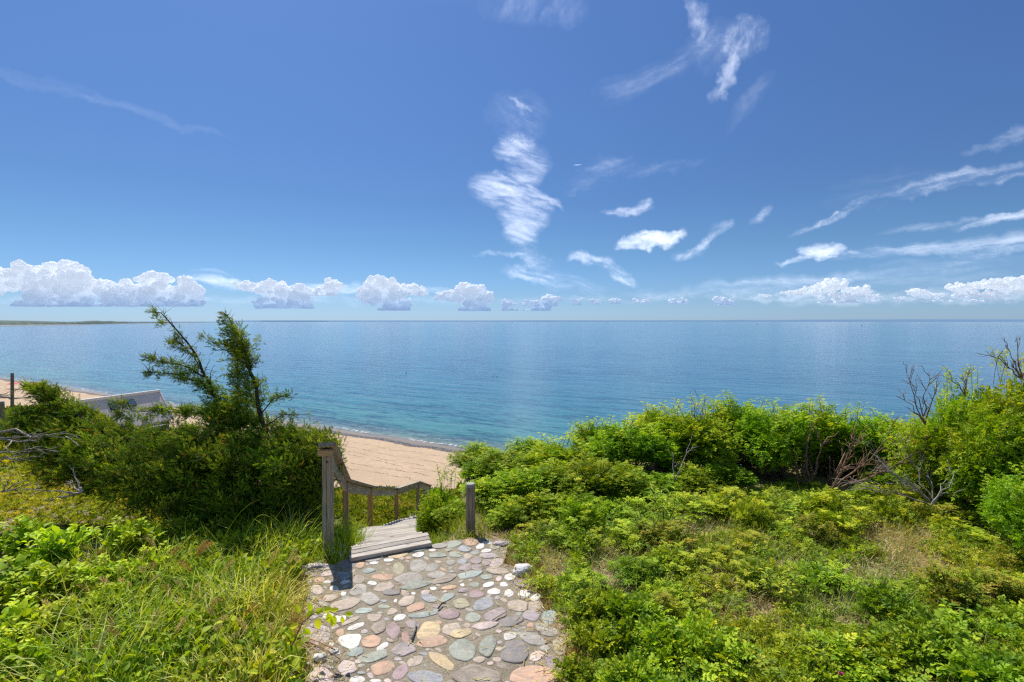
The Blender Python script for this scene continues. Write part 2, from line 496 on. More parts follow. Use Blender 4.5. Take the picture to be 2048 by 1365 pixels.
# ------------------------------------------------------------------ stone path
def zm(zx, zy): return (560 + zx / 3.303, 1080 + zy / 3.303)
PATH_OUT = [(1530, -6), (1500, 60), (1480, 150), (1560, 190), (1650, 235), (1690, 330), (1735, 420), (1745, 465), (1900, 480), (1935, 560), (1890, 700), (1880, 820), (1900, 941), (2020, 1250),
            (100, 1250), (150, 941), (215, 860), (170, 720), (130, 620), (160, 520), (170, 420), (185, 330), (170, 250), (160, 190), (290, 168), (370, 160), (470, 140), (600, 108), (760, 84), (1000, 45), (1100, 8), (1300, -14)]
def path_mesh():
    bm = bmesh.new()
    pts = []
    n = len(PATH_OUT)
    for i in range(n):
        a0 = PATH_OUT[i]; a1 = PATH_OUT[(i + 1) % n]
        seg = max(1, int(math.hypot(a1[0] - a0[0], a1[1] - a0[1]) / 22))
        for k in range(seg):
            t = k / seg; x = a0[0] + (a1[0] - a0[0]) * t; y = a0[1] + (a1[1] - a0[1]) * t
            x += 9 * mnoise.noise(Vector((x * .03, y * .03, 1))); y += 6 * mnoise.noise(Vector((x * .03, y * .03, 5)))
            pts.append(G(*zm(x, y)))
    vs = [bm.verts.new(p) for p in pts]
    f = bm.faces.new(vs)
    if f.normal.z < 0: f.normal_flip()
    r = bmesh.ops.extrude_face_region(bm, geom=[f])
    up = [v for v in r['geom'] if isinstance(v, bmesh.types.BMVert)]
    for v in bm.verts:
        if v not in up: v.co.z -= .12
    bmesh.ops.recalc_face_normals(bm, faces=bm.faces)
    me = bpy.data.meshes.new('path'); bm.to_mesh(me); bm.free()
    return me
def mortar_material():
    m, nt, out = newmat('mortar'); b = NB(nt); p = b.pos()
    n1 = b.noise(p, 2.2, 5, .6); n2 = b.noise(p, 24, 5, .7); n3 = b.noise(p, 190, 3, .7); v = b.vor(p, 110)
    c = b.mix(b.mr(n1, .35, .65), (.28, .23, .155), (.43, .36, .255))
    c = b.mix(b.mr(n2, .35, .7, 0, .6), c, (.50, .44, .345))
    c = b.mix(b.mr(n3, .48, .62, 0, .8), c, (.11, .085, .06))
    c = b.mix(b.mr(v, .08, .18, .8, 0), c, (.58, .53, .45))
    crack = b.vor(b.vm('ADD', p, b.vm('SCALE', b.noise(p, 4, 3, .6, out=1), .35)), 1.1, 'DISTANCE_TO_EDGE')
    c = b.mix(b.mr(crack, .0, .010, .75, 0), c, (.07, .055, .04))
    h = b.m('ADD', b.m('MULTIPLY', n2, 2.2), n3)
    nt.links.new(b.bsdf(c, .92, .15, b.bump(h, .9, .012)), out.inputs[0])
    return m
path = link('path', path_mesh(), mortar_material())
tag(path, 'footpath of colourful rounded beach stones set in rough mortar', 'path', kind='structure')

STC = {  # colour, second colour, look
 'W': ((.74, .72, .68), (.50, .46, .40), 'white quartz'), 'G': ((.27, .255, .22), (.17, .165, .145), 'grey'),
 'g': ((.215, .255, .20), (.145, .18, .145), 'grey green'), 'P': ((.20, .15, .16), (.13, .10, .115), 'purple grey'),
 'O': ((.46, .24, .13), (.33, .19, .12), 'orange'), 'T': ((.35, .27, .20), (.25, .195, .15), 'tan'),
 'B': ((.20, .23, .26), (.14, .16, .185), 'blue grey'), 'D': ((.085, .08, .09), (.13, .12, .125), 'dark slate'),
 'Y': ((.52, .36, .15), (.36, .26, .14), 'ochre'), 'R': ((.24, .09, .08), (.16, .07, .065), 'dark red'),
 'L': ((.48, .36, .33), (.36, .27, .25), 'pale pink'), 't': ((.20, .27, .25), (.15, .20, .185), 'teal'),
 'o': ((.29, .26, .13), (.21, .195, .115), 'olive'), 'M': ((.25, .15, .165), (.17, .105, .12), 'plum'),
 'b': ((.22, .165, .12), (.15, .12, .095), 'brown'), 'p': ((.33, .28, .30), (.25, .21, .23), 'lilac grey')}
def stone_mat(code):
    c1, c2, _ = STC[code]
    if code != 'W': c1 = tuple(x * .66 + q_ * .34 for x, q_ in zip(c1, (.33, .29, .245))); c2 = tuple(x * .66 + q_ * .34 for x, q_ in zip(c2, (.26, .225, .185))); c1 = tuple(x * 1.30 for x in c1); c2 = tuple(x * 1.15 for x in c2)
    m, nt, out = newmat('stone_' + STC[code][2].replace(' ', '_')); b = NB(nt)
    rnd = b.n('ShaderNodeObjectInfo').outputs['Random']
    p = b.vm('ADD', b.pos(), b.xyz(b.m('MULTIPLY', rnd, 50.), 0., 0.))
    n1 = b.noise(p, 9, 5, .65, .8); n2 = b.noise(p, 90, 4, .75); v = b.vor(p, 140, out=1)
    band = b.noise(b.vm('MULTIPLY', p, (6., 60., 6.)), 1.0, 3, .6, 1.2)
    c = b.mix(b.mr(n1, .35, .65), c1, c2)
    c = b.mix(b.mr(band, .5, .62, 0, .22), c, tuple(min(1, x * 1.7) for x in c1))
    c = b.mix(b.mr(n2, .54, .68, 0, .5), c, tuple(x * .45 for x in c2))
    c = b.mix(b.mr(n2, .30, .42, .35, 0), c, tuple(min(.85, x * 1.5 + .06) for x in c1))
    c = b.vm('SCALE', c, b.mr(b.noise(b.xyz(rnd, 3., 1.), 20., 1), .3, .7, .85, 1.18, False))
    dust = b.mr(b.noise(b.pos(), 14, 6, .7), .46, .66, 0, .55)
    c = b.mix(dust, c, (.34, .29, .225))
    vein = b.mr(b.m('ABSOLUTE', b.m('SUBTRACT', b.noise(p, 11, 3, .5, 2.5), .5)), .0, .012, .35, 0)
    c = b.mix(vein, c, tuple(min(.9, x * 1.9 + .1) for x in c1))
    nt.links.new(b.bsdf(c, .68, .3, b.bump(b.m('ADD', n1, b.m('MULTIPLY', n2, .5)), .5, .006)), out.inputs[0])
    return m
SM = {k: stone_mat(k) for k in STC}
STONES = [(1265,15,50,22,0,'O'),(1150,30,50,20,10,'g'),(1370,20,32,9,0,'W'),(1500,27,42,14,0,'p'),(1055,42,50,15,5,'G'),(915,62,58,16,10,'g'),(1010,68,22,8,0,'W'),(1112,68,25,8,0,'g'),(1218,62,42,20,-5,'B'),
(1325,45,25,18,20,'W'),(1420,46,32,20,0,'G'),(1365,74,32,12,5,'W'),(1288,84,25,13,10,'B'),(775,97,60,24,8,'Y'),(912,102,42,15,8,'W'),(1040,102,64,18,0,'g'),(1160,100,40,20,0,'g'),(1243,108,28,15,0,'T'),
(1378,107,66,17,0,'p'),(625,118,70,20,12,'G'),(803,124,18,10,0,'T'),(718,136,33,10,5,'W'),(1298,137,34,25,10,'P'),(1367,150,32,20,10,'P'),(1432,152,44,28,5,'L'),(1207,145,32,18,20,'B'),(1130,152,32,15,5,'G'),
(622,155,30,9,5,'W'),(912,168,52,38,10,'G'),(783,190,34,38,-20,'o'),(528,170,30,18,10,'O'),(455,158,72,24,5,'D'),(1003,185,46,22,15,'G'),(1225,185,43,22,15,'P'),(1302,188,34,24,0,'P'),(590,204,44,14,5,'t'),
(1437,205,75,22,-3,'T'),(270,190,88,18,5,'G'),(320,223,45,15,15,'L'),(416,240,45,26,0,'B'),(685,248,68,18,0,'O'),(1033,232,56,22,5,'G'),(1260,230,76,20,10,'t'),(855,258,88,36,8,'G'),(1088,262,78,24,15,'b'),
(1362,246,42,17,5,'g'),(1447,255,20,16,40,'L'),(1522,250,38,20,5,'W'),(520,265,42,26,10,'b'),(262,268,35,16,5,'O'),(312,279,28,9,5,'W'),(428,280,32,11,15,'W'),(605,288,30,11,-5,'W'),(685,310,65,26,12,'T'),
(900,302,98,22,12,'g'),(1205,298,14,10,0,'W'),(1287,297,32,15,0,'g'),(1375,300,38,15,15,'W'),(1480,298,28,15,0,'W'),(1615,290,62,28,0,'P'),(358,322,26,18,0,'W'),(515,335,55,34,10,'G'),(420,356,18,14,0,'W'),
(732,348,52,22,-5,'D'),(242,335,42,26,5,'L'),(1015,323,22,10,0,'W'),(1118,317,50,15,8,'O'),(1212,335,35,14,5,'P'),(1420,342,40,21,0,'W'),(1515,355,28,22,0,'W'),(1615,356,40,22,0,'W'),(1690,384,36,20,25,'W'),
(960,348,30,14,10,'L'),(880,355,15,8,0,'W'),(1296,360,46,26,10,'M'),(333,383,50,24,8,'T'),(590,385,66,40,-15,'G'),(440,388,32,13,5,'g'),(762,405,13,10,40,'W'),(843,408,56,30,20,'T'),(988,388,52,24,-10,'B'),
(1105,380,52,20,30,'t'),(1198,420,56,33,0,'o'),(1350,422,68,36,15,'B'),(1570,432,68,38,-5,'T'),(1690,438,42,34,0,'T'),(430,430,100,32,15,'T'),(683,442,42,12,0,'g'),(900,448,66,24,15,'O'),(1040,441,32,11,0,'P'),
(560,467,55,18,5,'t'),(743,474,32,20,15,'T'),(938,497,90,17,8,'t'),(1122,495,66,30,3,'M'),(1272,515,48,28,-5,'g'),(1422,495,74,36,20,'P'),(792,513,42,20,15,'W'),(618,514,46,22,5,'T'),(320,508,35,20,0,'W'),
(395,524,48,22,10,'W'),(215,505,43,22,5,'p'),(465,537,60,15,25,'T'),(500,574,54,17,20,'W'),(1525,543,70,34,15,'D'),(1660,508,54,32,-5,'p'),(1780,510,46,48,-30,'t'),(1890,502,38,52,20,'L'),(880,560,48,23,-5,'P'),
(1357,570,78,23,8,'L'),(655,580,54,38,35,'b'),(750,600,48,42,45,'M'),(980,603,78,50,22,'Y'),(1140,592,62,38,10,'T'),(1200,618,64,28,10,'Y'),(1860,572,28,22,0,'R'),(240,628,86,68,0,'p'),(395,617,28,24,30,'O'),
(825,640,26,34,-10,'R'),(1760,598,78,34,-20,'G'),(1518,637,42,25,10,'W'),(605,675,65,34,5,'O'),(465,672,72,46,10,'W'),(1003,672,93,34,8,'O'),(680,707,42,18,30,'W'),(342,690,14,12,0,'W'),(1205,735,84,68,5,'g'),
(1375,705,50,70,-18,'g'),(1680,662,88,34,-20,'G'),(1550,742,88,72,10,'D'),(1848,705,43,50,0,'o'),(820,724,80,41,3,'P'),(498,744,54,28,5,'t'),(370,745,26,18,0,'W'),(270,780,36,28,0,'W'),(1447,722,22,16,0,'T'),
(625,770,92,33,15,'g'),(1700,768,44,28,20,'L'),(1070,803,90,36,-25,'Y'),(440,845,62,50,15,'L'),(682,848,75,41,12,'O'),(803,875,60,36,42,'M'),(1810,820,68,36,-45,'P'),(973,908,120,38,0,'B'),(1300,898,155,62,0,'b'),
(1675,902,158,62,0,'O'),(510,925,45,22,0,'W'),(270,900,78,48,0,'L'),(630,934,36,12,0,'W'),(1130,1000,60,30,0,'G'),(780,1010,90,34,0,'T'),(1480,1030,110,40,0,'g'),(400,1020,90,40,0,'P'),(1850,1010,80,40,0,'T'),(1000,1110,110,50,0,'O')]
# small pebbles filling wide gaps
def st_area(s): return s[2] * s[3]
order = sorted(STONES, key=st_area, reverse=True)
keep = set(id(s) for s in order[:100])
def stone_geo(cx, cy, a_, b_, ang, code, sd):
    r = random.Random(sd)
    n = 30; th = math.radians(-ang); out = []
    ex = r.uniform(1.8, 2.7)
    ph = [r.uniform(0, 6.28) for _ in range(4)]
    planes = [(k_ * 6.283 / 6 + r.uniform(-.45, .45), r.uniform(.74, 1.0)) for k_ in range(6)]; a_ *= 1.17; b_ *= 1.20
    am = [.06 * r.uniform(.3, 1.1), .05 * r.random(), .035 * r.random(), .02]
    for k in range(n):
        t = 2 * math.pi * k / n
        c, s_ = math.cos(t), math.sin(t)
        rr = (abs(c) ** ex + abs(s_) ** ex) ** (-1 / ex)
        for (pk, dk) in planes:
            pr_ = math.cos(t - pk)
            if pr_ > .05: rr = (rr ** -12 + (dk / pr_) ** -12) ** (-1 / 12)
        rr *= 1 + am[0] * math.sin(t + ph[0]) + am[1] * math.sin(2 * t + ph[1]) + am[2] * math.sin(3 * t + ph[2]) + am[3] * math.sin(5 * t + ph[3])
        x = a_ * rr * c; y = b_ * rr * s_
        out.append(G(*zm(cx + x * math.cos(th) - y * math.sin(th), cy + x * math.sin(th) + y * math.cos(th))))
    cen = sum(out, Vector()) / n
    size = sum((p - cen).length for p in out) / n
    h = min(.007, size * .10) * r.uniform(.6, 1.3)
    tilt = Vector((r.uniform(-.03, .03), r.uniform(-.03, .03)))
    V = []; Fc = []
    rings = ((1.05, -.02), (1.03, h * .2), (.99, h * .8), (.90, h * 1.0), (.5, h * 1.05))
    for sc, z in rings:
        for k, p in enumerate(out):
            q_ = cen + (p - cen) * sc
            bz = 0 if z < 0 else .0025 * mnoise.noise(q_ * 22) + tilt.x * (q_ - cen).x + tilt.y * (q_ - cen).y
            V.append((q_.x, q_.y, z + bz))
    V.append((cen.x, cen.y, h * 1.14))
    for i in range(len(rings) - 1):
        for k in range(n):
            k2 = (k + 1) % n
            Fc.append([i * n + k, (i + 1) * n + k, (i + 1) * n + k2, i * n + k2][::-1])
    L0 = (len(rings) - 1) * n
    for k in range(n): Fc.append([L0 + k, L0 + (k + 1) % n, len(V) - 1])
    return V, Fc
smallV = []; smallF = []; smallM = []
codes = list(STC)
for i, s in enumerate(STONES):
    V, Fc = stone_geo(*s, sd=i * 13 + 5)
    if id(s) in keep:
        me = bpy.data.meshes.new('paving_stone'); me.from_pydata(V, [], Fc)
        for pl in me.polygons: pl.use_smooth = True
        o = link('paving_stone', me, SM[s[5]], path)
        o['label'] = STC[s[5]][2] + ' rounded paving stone'
    else:
        n0 = len(smallV); smallV += V; smallF += [[k + n0 for k in f] for f in Fc]; smallM += [codes.index(s[5])] * len(Fc)
def in_path(x, y):
    c_ = False; n_ = len(PATH_OUT)
    for i in range(n_):
        x1, y1 = PATH_OUT[i]; x2, y2 = PATH_OUT[(i + 1) % n_]
        if (y1 > y) != (y2 > y) and x < (x2 - x1) * (y - y1) / (y2 - y1) + x1: c_ = not c_
    return c_
rf_ = random.Random(77); FILL = []
for _ in range(9000):
    x, y = rf_.uniform(160, 1920), rf_.uniform(0, 1180)
    k_ = .45 + y / 900
    a_ = rf_.uniform(15, 46) * k_; b_ = a_ * rf_.uniform(.38, .62)
    if not (in_path(x - a_, y) and in_path(x + a_, y) and in_path(x, y + b_) and in_path(x, y - b_)): continue
    if all(((x - s[0]) / (s[2] * 1.1 + a_ * 1.08 + 3)) ** 2 + ((y - s[1]) / (s[3] * 1.12 + b_ * 1.10 + 3)) ** 2 > 1 for s in STONES + FILL):
        FILL.append((x, y, a_, b_, rf_.uniform(-25, 25), rf_.choice('GGTTPpgbBLOTTG')))
for i, s in enumerate(FILL):
    V, Fc = stone_geo(*s, sd=i * 31 + 900)
    n0 = len(smallV); smallV += V; smallF += [[k + n0 for k in f] for f in Fc]; smallM += [codes.index(s[5])] * len(Fc)
STONES_ALL = STONES + FILL
# extra tiny pebbles in the mortar
rr = random.Random(5)
cnt = 0
while cnt < 60:
    x, y = rr.uniform(180, 1880), rr.uniform(20, 930)
    if any(((x - s[0]) / (s[2] + 14)) ** 2 + ((y - s[1]) / (s[3] + 14)) ** 2 < 1.25 for s in STONES_ALL): 
        cnt += .02; continue
    if x > 1450 and y < 170 or x > 1700 and y < 440: continue
    c = rr.choice('WTGgPBbp')
    V, Fc = stone_geo(x, y, rr.uniform(5, 15), rr.uniform(4, 8), rr.uniform(-30, 30), c, cnt * 7 + x)
    n0 = len(smallV); smallV += V; smallF += [[k + n0 for k in f] for f in Fc]; smallM += [codes.index(c)] * len(Fc)
    cnt += 1
me = bpy.data.meshes.new('pebbles'); me.from_pydata(smallV, [], smallF)
for c in codes: me.materials.append(SM[c])
for pl, mi in zip(me.polygons, smallM): pl.material_index = mi; pl.use_smooth = True
o = link('pebble', me, None, path); o['kind'] = 'stuff'; o['label'] = 'small white and coloured pebbles set between the larger stones'

# ------------------------------------------------------------------ timber
def board(name, p0, p1, width, thick, mat, parent, side=None, bev=.004, ref=Vector((0, 0, 1))):
    """a squared timber from p0 to p1; local X runs along the grain"""
    p0 = Vector(p0); p1 = Vector(p1); d = p1 - p0; L = d.length; x = d.normalized()
    y = (Vector(side) if side is not None else ref.cross(x))
    y = (y - x * y.dot(x)).normalized(); z = x.cross(y)
    bm = bmesh.new(); bmesh.ops.create_cube(bm, size=1)
    for v in bm.verts: v.co = Vector((v.co.x * L, v.co.y * width, v.co.z * thick))
    if bev: bmesh.ops.bevel(bm, geom=bm.edges[:], offset=bev, segments=2, affect='EDGES')
    me = bpy.data.meshes.new(name); bm.to_mesh(me); bm.free()
    o = link(name, me, mat, parent)
    M = Matrix((x, y, z)).transposed().to_4x4(); M.translation = (p0 + p1) / 2
    if parent is not None:
        M = Matrix.Translation(-parent.location) @ M
    o.matrix_local = M
    return o

# stairs: left edge line of the treads
SLY = [5.85, 9.15, 12.3, 16.2, 18.3, 24.0, 57.0]
SLX = [-1.80, -2.78, -3.28, -3.56, -3.22, -3.0, -9.0]
SLZ = [-.10, -1.24, -2.48, -3.78, -4.36, -6.35, -16.2]
def stair_at(y):
    return Vector((float(np.interp(y, SLY, SLX)), y, float(np.interp(y, SLY, SLZ))))
stairs = empty('staircase', (-1.5, 6.0, 0), 0, 'weathered timber staircase with a single railing going down to the beach', 'staircase')
# top landing: three boards, turned to meet the path
dA = Vector((-1.716, 5.39, .03)); dB = Vector((-.907, 5.77, .03)); dC = Vector((-1.0, 6.08, .03)); dD = Vector((-1.785, 5.70, .03))
for k in range(3):
    t0, t1 = k / 3 + .01, (k + 1) / 3 - .015
    a0 = dA.lerp(dD, (t0 + t1) / 2); b0 = dB.lerp(dC, (t0 + t1) / 2)
    board('landing_board', a0, b0, (dA - dD).length * (t1 - t0), .04, M_WOODLIGHT, stairs)
board('landing_joist', dA.lerp(dD, .06) + Vector((.02, 0, -.07)), dB.lerp(dC, .06) + Vector((-.02, 0, -.07)), .04, .09, M_WOODWARM, stairs)
# treads
y = 5.90; ti = 0; W = .88
right_pts = []; left_pts = []
while y < 26:
    c = stair_at(y + .22); ta = (stair_at(y + .6) - stair_at(y - .2)); ta.z = 0; ta.normalize()
    rt = Vector((ta.y, -ta.x, 0))
    zt = float(np.interp(y + .05, SLY, SLZ)) - .07
    l = Vector((c.x, y + .22, zt)); r_ = l + rt * W
    for s_ in (-.12, .115):
        off = ta * s_
        board('tread', l + off, r_ + off, .225, .04, M_WOODLIGHT, stairs)
    left_pts.append(l); right_pts.append(r_)
    y += .47; ti += 1
for pts, off in ((left_pts, .05), (right_pts, -.05)):
    for k in range(0, len(pts) - 1, 3):
        p, q_ = pts[k], pts[min(k + 3, len(pts) - 1)]
        d = (q_ - p); rt = Vector((d.y, -d.x, 0)).normalized()
        board('stringer', p + rt * off + Vector((0, 0, -.16)) - d * .02, q_ + rt * off + Vector((0, 0, -.16)), .05, .20, M_WOOD, stairs)
# railing posts: (px, Y, top py, size, material)
RP = [(656, 5.70, 897, .102, M_WOOD), (691.5, 9.15, 964, .092, M_WOOD), (740.5, 12.3, 976, .115, M_WOODWARM), (793, 16.2, 979, .115, M_WOODWARM), (836, 18.6, 965, .115, M_WOOD), (859, 21.6, 973, .115, M_WOOD)]
tops = []
for k, (px, Y_, py, w_, m_) in enumerate(RP):
    tp = P(px, py, Y_)
    gz = float(zground(tp.x, tp.y)) - .25
    nd = Vector((0, 1, 0))
    o = board('post', Vector((tp.x, tp.y, gz)), tp, w_, w_, m_, stairs, side=Vector((1, .12 if k else .03, 0)), bev=.006)
    tops.append(tp)
for k in range(len(tops) - 1):
    p, q_ = tops[k], tops[k + 1]
    d = (q_ - p).normalized()
    rt = Vector((d.y, -d.x, 0)).normalized()
    e0 = .09 if k == 0 else .0
    capw = .18
    board('handrail', p - d * (e0 + .05) + Vector((0, 0, .022)), q_ + d * .03 + Vector((0, 0, .022)), capw, .042, M_WOOD, stairs)
    w2 = RP[k][3] / 2 + .022
    board('side_board', p + rt * w2 * .0 + d * w2 + Vector((0, 0, -.105)), q_ - d * .06 + Vector((0, 0, -.105)), .04, .16, M_WOOD, stairs)
for k in range(len(tops)):
    w_ = RP[k][3]
    for dz_ in (-.075, -.14):
        a = Acc(); c_ = tops[k] + Vector((w_ * .1, -w_ / 2 - .002, dz_)) - stairs.location
        a.add(tube_tmpl([c_, c_ + Vector((0, -.010, 0))], [.011, .010], 10), [(0, 0, 0)])
        link('bolt', a.mesh('bolt', True), M_RUST, stairs)
# front end of the cap over the first post
board('rail_end_block', tops[0] + Vector((-.085, -.075, -.03)), tops[0] + Vector((.085, -.075, -.03)), .03, .075, M_WOODWARM, stairs)
# lower landing rail glimpsed behind the last post
for pz, dz in ((978, 0), (984.5, 0)):
    a0 = P(846, pz, 24); b0 = P(872, pz + 1, 24.2)
    board('lower_rail', a0, b0, .10, .09, M_WOODLIGHT, stairs)
for px in (848, 869):
    p = P(px, 976, 24.1); board('lower_post', Vector((p.x, p.y, float(zground(p.x, p.y)) - .2)), p, .10, .10, M_WOOD, stairs, side=(1, 0, 0))

# short round post on the right of the stairs
def round_post(name, base, top, r, mat, label, cat, chip=False):
    pts = [base.lerp(top, t) for t in (0, .3, .6, .9, .985, 1.0)]
    rad = [r * 1.02, r, r * .99, r * .97, r * .95, r * .86]
    bm = bmesh.new(); n = 20; rows = []
    for p, q_ in zip(pts, rad):
        row = []
        for k in range(n):
            t = 2 * math.pi * k / n
            rr_ = q_ * (1 + .04 * mnoise.noise(Vector((math.cos(t) * 2, math.sin(t) * 2, p.z * 3))))
            row.append(bm.verts.new((p.x - base.x + rr_ * math.cos(t), p.y - base.y + rr_ * math.sin(t), p.z - base.z)))
        rows.append(row)
    for a_, b_ in zip(rows, rows[1:]):
        for k in range(n): bm.faces.new((a_[k], a_[(k + 1) % n], b_[(k + 1) % n], b_[k]))
    bm.faces.new(rows[-1]); bm.faces.new(rows[0][::-1])
    me = bpy.data.meshes.new(name); bm.to_mesh(me); bm.free()
    for pl in me.polygons: pl.use_smooth = len(pl.vertices) == 4
    o = link(name, me, mat); o.location = base
    return tag(o, label, cat)
def post_mat():
    m, nt, out = newmat('post_wood'); b = NB(nt); o = b.obj()
    g = b.noise(b.vm('MULTIPLY', o, (38., 38., 2.5)), 1.0, 6, .65, .5)
    c = b.mix(b.mr(g, .3, .7), (.13, .10, .07), (.38, .30, .22))
    z = b.sep(b.n('ShaderNodeTexCoord').outputs['Generated'])[2]
    c = b.mix(b.mr(z, .93, .99), c, (.36, .33, .30))
    nt.links.new(b.bsdf(c, .85, .15, b.bump(g, .7, .006)), out.inputs[0]); return m
M_POST = post_mat()
bp = G(941, 1078, -.1); round_post('wooden_post', Vector((bp.x, bp.y, -.25)), P(941, 967, bp.y), .057, M_POST,
    'short round weathered wooden post at the right of the stair top', 'post')
tp = P(24.5, 746, 36.0); round_post('wooden_pole', Vector((tp.x, 36.0, float(zground(tp.x, 36.0)) - .3)), tp, .10, M_POST,
    'tall thin wooden pole standing at the grassy slope edge on the far left', 'pole')
tp = P(3, 803, 17.0); round_post('fence_post', Vector((tp.x, 17.0, float(zground(tp.x, 17.0)) - .3)), tp, .08, M_POST,
    'grey post at the left edge of the picture on the grassy slope', 'post')
tp = P(118, 779, 95.0); round_post('beach_post', Vector((tp.x, 95.0, -16.8)), tp, .14, M_POST,
    'small post standing in the sand left of the house roof', 'post')


SKY_K = .142
SKY_TINT = [(0, (.36, .56, 1.0)), (.027, (.32, .48, .78)), (.088, (.31, .455, .63)), (.145, (.31, .44, .62)), (.35, (.40, .55, .77)), (.55, (.95, .95, .90)), (1, (1.0, 1.0, .95))]
# ------------------------------------------------------------------ leaf templates
def leaf_t(L=1.0, W=.5, fold=.10, curl=.15, hi=False, g=0.0):
    if hi:
        V = [(0, 0, 0), (-W * .42, L * .25, fold * .8), (0, L * .25, 0), (W * .42, L * .25, fold * .8),
             (-W * .5, L * .52, fold - curl * .25), (0, L * .52, -curl * .25), (W * .5, L * .52, fold - curl * .25),
             (-W * .3, L * .8, fold * .6 - curl * .6), (0, L * .8, -curl * .6), (W * .3, L * .8, fold * .6 - curl * .6), (0, L, -curl)]
        Fc = [[0, 2, 1], [0, 3, 2], [1, 2, 5, 4], [2, 3, 6, 5], [4, 5, 8, 7], [5, 6, 9, 8], [7, 8, 10], [8, 9, 10]]
    else:
        V = [(0, 0, 0), (-W * .5, L * .42, fold), (W * .5, L * .42, fold), (0, L, -curl), (0, L * .45, -curl * .1)]
        Fc = [[0, 4, 1], [0, 2, 4], [1, 4, 3], [4, 2, 3]]
    return Tmpl(V, Fc, [g] * len(V))
def leaf_q(L=1.0, W=.5, curl=.1):
    return Tmpl([(0, 0, 0), (-W * .5, L * .45, .06), (0, L, -curl), (W * .5, L * .45, .06)], [[0, 3, 2, 1]])

def Mx(pos, dirv, up=(0, 0, 1), s=1.0):
    R = frames(np.array([dirv], float), np.array([up], float))[0]
    M = np.eye(4); M[:3, :3] = R * s; M[:3, 3] = pos
    return M

def compound(pairs, L=1.0, ll=.34, lw=.55, droop=.25, hi=False, sd=0, quad=False):
    """pinnate leaf lying along +y, upper face +z"""
    r = random.Random(sd); parts = []
    def rp(t): return np.array([0, L * t, -droop * L * t * t])
    for i in range(pairs):
        t = .28 + .62 * i / max(1, pairs - 1)
        for sgn in (-1, 1):
            a_ = math.radians(r.uniform(48, 68)); dv = (sgn * math.sin(a_), math.cos(a_), r.uniform(-.25, .15))
            l = ll * L * r.uniform(.8, 1.1) * (.75 + .5 * math.sin(math.pi * t))
            base = leaf_q(1, lw, .12) if quad else leaf_t(1, lw, .10, .16, hi)
            parts.append((base, Mx(rp(t), dv, (r.uniform(-.2, .2), 0, 1), l)))
    base = leaf_q(1, lw, .12) if quad else leaf_t(1, lw, .10, .16, hi)
    parts.append((base, Mx(rp(.93), (r.uniform(-.1, .1), 1, -droop * 1.5), (0, 0, 1), ll * L * 1.05)))
    w = .018 * L
    parts.append((Tmpl([(-w, 0, 0), (w, 0, 0), (w * .6, L * .5, -droop * L * .25 + .0), (-w * .6, L * .5, -droop * L * .25), (0, L, -droop * L)], [[0, 1, 2, 3], [3, 2, 4]], [.3] * 5), np.eye(4)))
    return join_tmpl(parts)

def blade_t(bend, seg=4, W=.02, taper=1.0, g=0.0):
    """grass blade growing up +z and bending to +y, unit length"""
    V = []; y = z = 0.0; a_ = 0.05
    for i in range(seg + 1):
        t = i / seg; w = W * .5 * (1 - t ** 1.6 * taper) + W * .02
        V += [(-w, y, z), (w, y, z)]
        a_ = bend * (t + .12) ** 1.4
        y += math.sin(a_) / seg; z += math.cos(a_) / seg
    Fc = [[2 * i, 2 * i + 1, 2 * i + 3, 2 * i + 2] for i in range(seg)]
    return Tmpl(V, Fc, [g] * len(V))

def juniper_sprig(n=13, sd=0):
    r = random.Random(sd); parts = []
    for i in range(n):
        t = i / (n - 1); a_ = i * 2.4; sp = .75 * (1 - .55 * t)
        dv = (math.sin(a_) * sp, .75 + .5 * t, math.cos(a_) * sp)
        parts.append((leaf_q(1, .34, .05), Mx((math.sin(a_) * .015, t * .72, math.cos(a_) * .015), dv, (r.uniform(-1, 1), 0, 1), .30 * (1.1 - .35 * t) * r.uniform(.8, 1.2))))
    w = .018
    parts.append((Tmpl([(-w, -.15, 0), (w, -.15, 0), (0, .8, 0)], [[0, 1, 2]], [1.0] * 3), np.eye(4)))
    return join_tmpl(parts)

def rand_dirs(n, up=.35, spread=1.0):
    d = rng.normal(size=(n, 3)) * spread; d[:, 2] = d[:, 2] * .7 + up
    return norm(d)
def rand_ups(n, j=.5):
    u = rng.normal(size=(n, 3)) * j; u[:, 2] += 1
    return norm(u)

# ------------------------------------------------------------------ foliage materials
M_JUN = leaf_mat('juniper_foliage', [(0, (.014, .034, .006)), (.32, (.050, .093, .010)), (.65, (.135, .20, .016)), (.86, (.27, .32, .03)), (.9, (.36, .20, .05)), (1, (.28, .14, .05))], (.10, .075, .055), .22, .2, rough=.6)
M_BARK = simple_mat('juniper_bark', (.10, .075, .055), (.045, .032, .025), 40, .95, .1, .8, .01)
M_GREYBARK = simple_mat('dead_wood', (.40, .36, .32), (.20, .175, .15), 30, .9, .1, .5, .01)
M_BROWNTWIG = simple_mat('brown_twig', (.30, .19, .12), (.14, .085, .06), 30, .9, .1, .5, .01)
M_HEDGE = leaf_mat('hedge_leaves', [(0, (.035, .085, .008)), (.3, (.075, .15, .010)), (.65, (.15, .245, .013)), (.88, (.26, .33, .02)), (.95, (.34, .34, .03)), (1, (.30, .16, .04))], (.15, .10, .06), .36, .42, rough=.36)
M_ROSE = leaf_mat('rose_leaves', [(0, (.035, .085, .008)), (.35, (.095, .165, .012)), (.7, (.19, .265, .016)), (.92, (.30, .35, .03)), (1, (.36, .30, .04))], (.16, .09, .05), .33, .5, rough=.33)
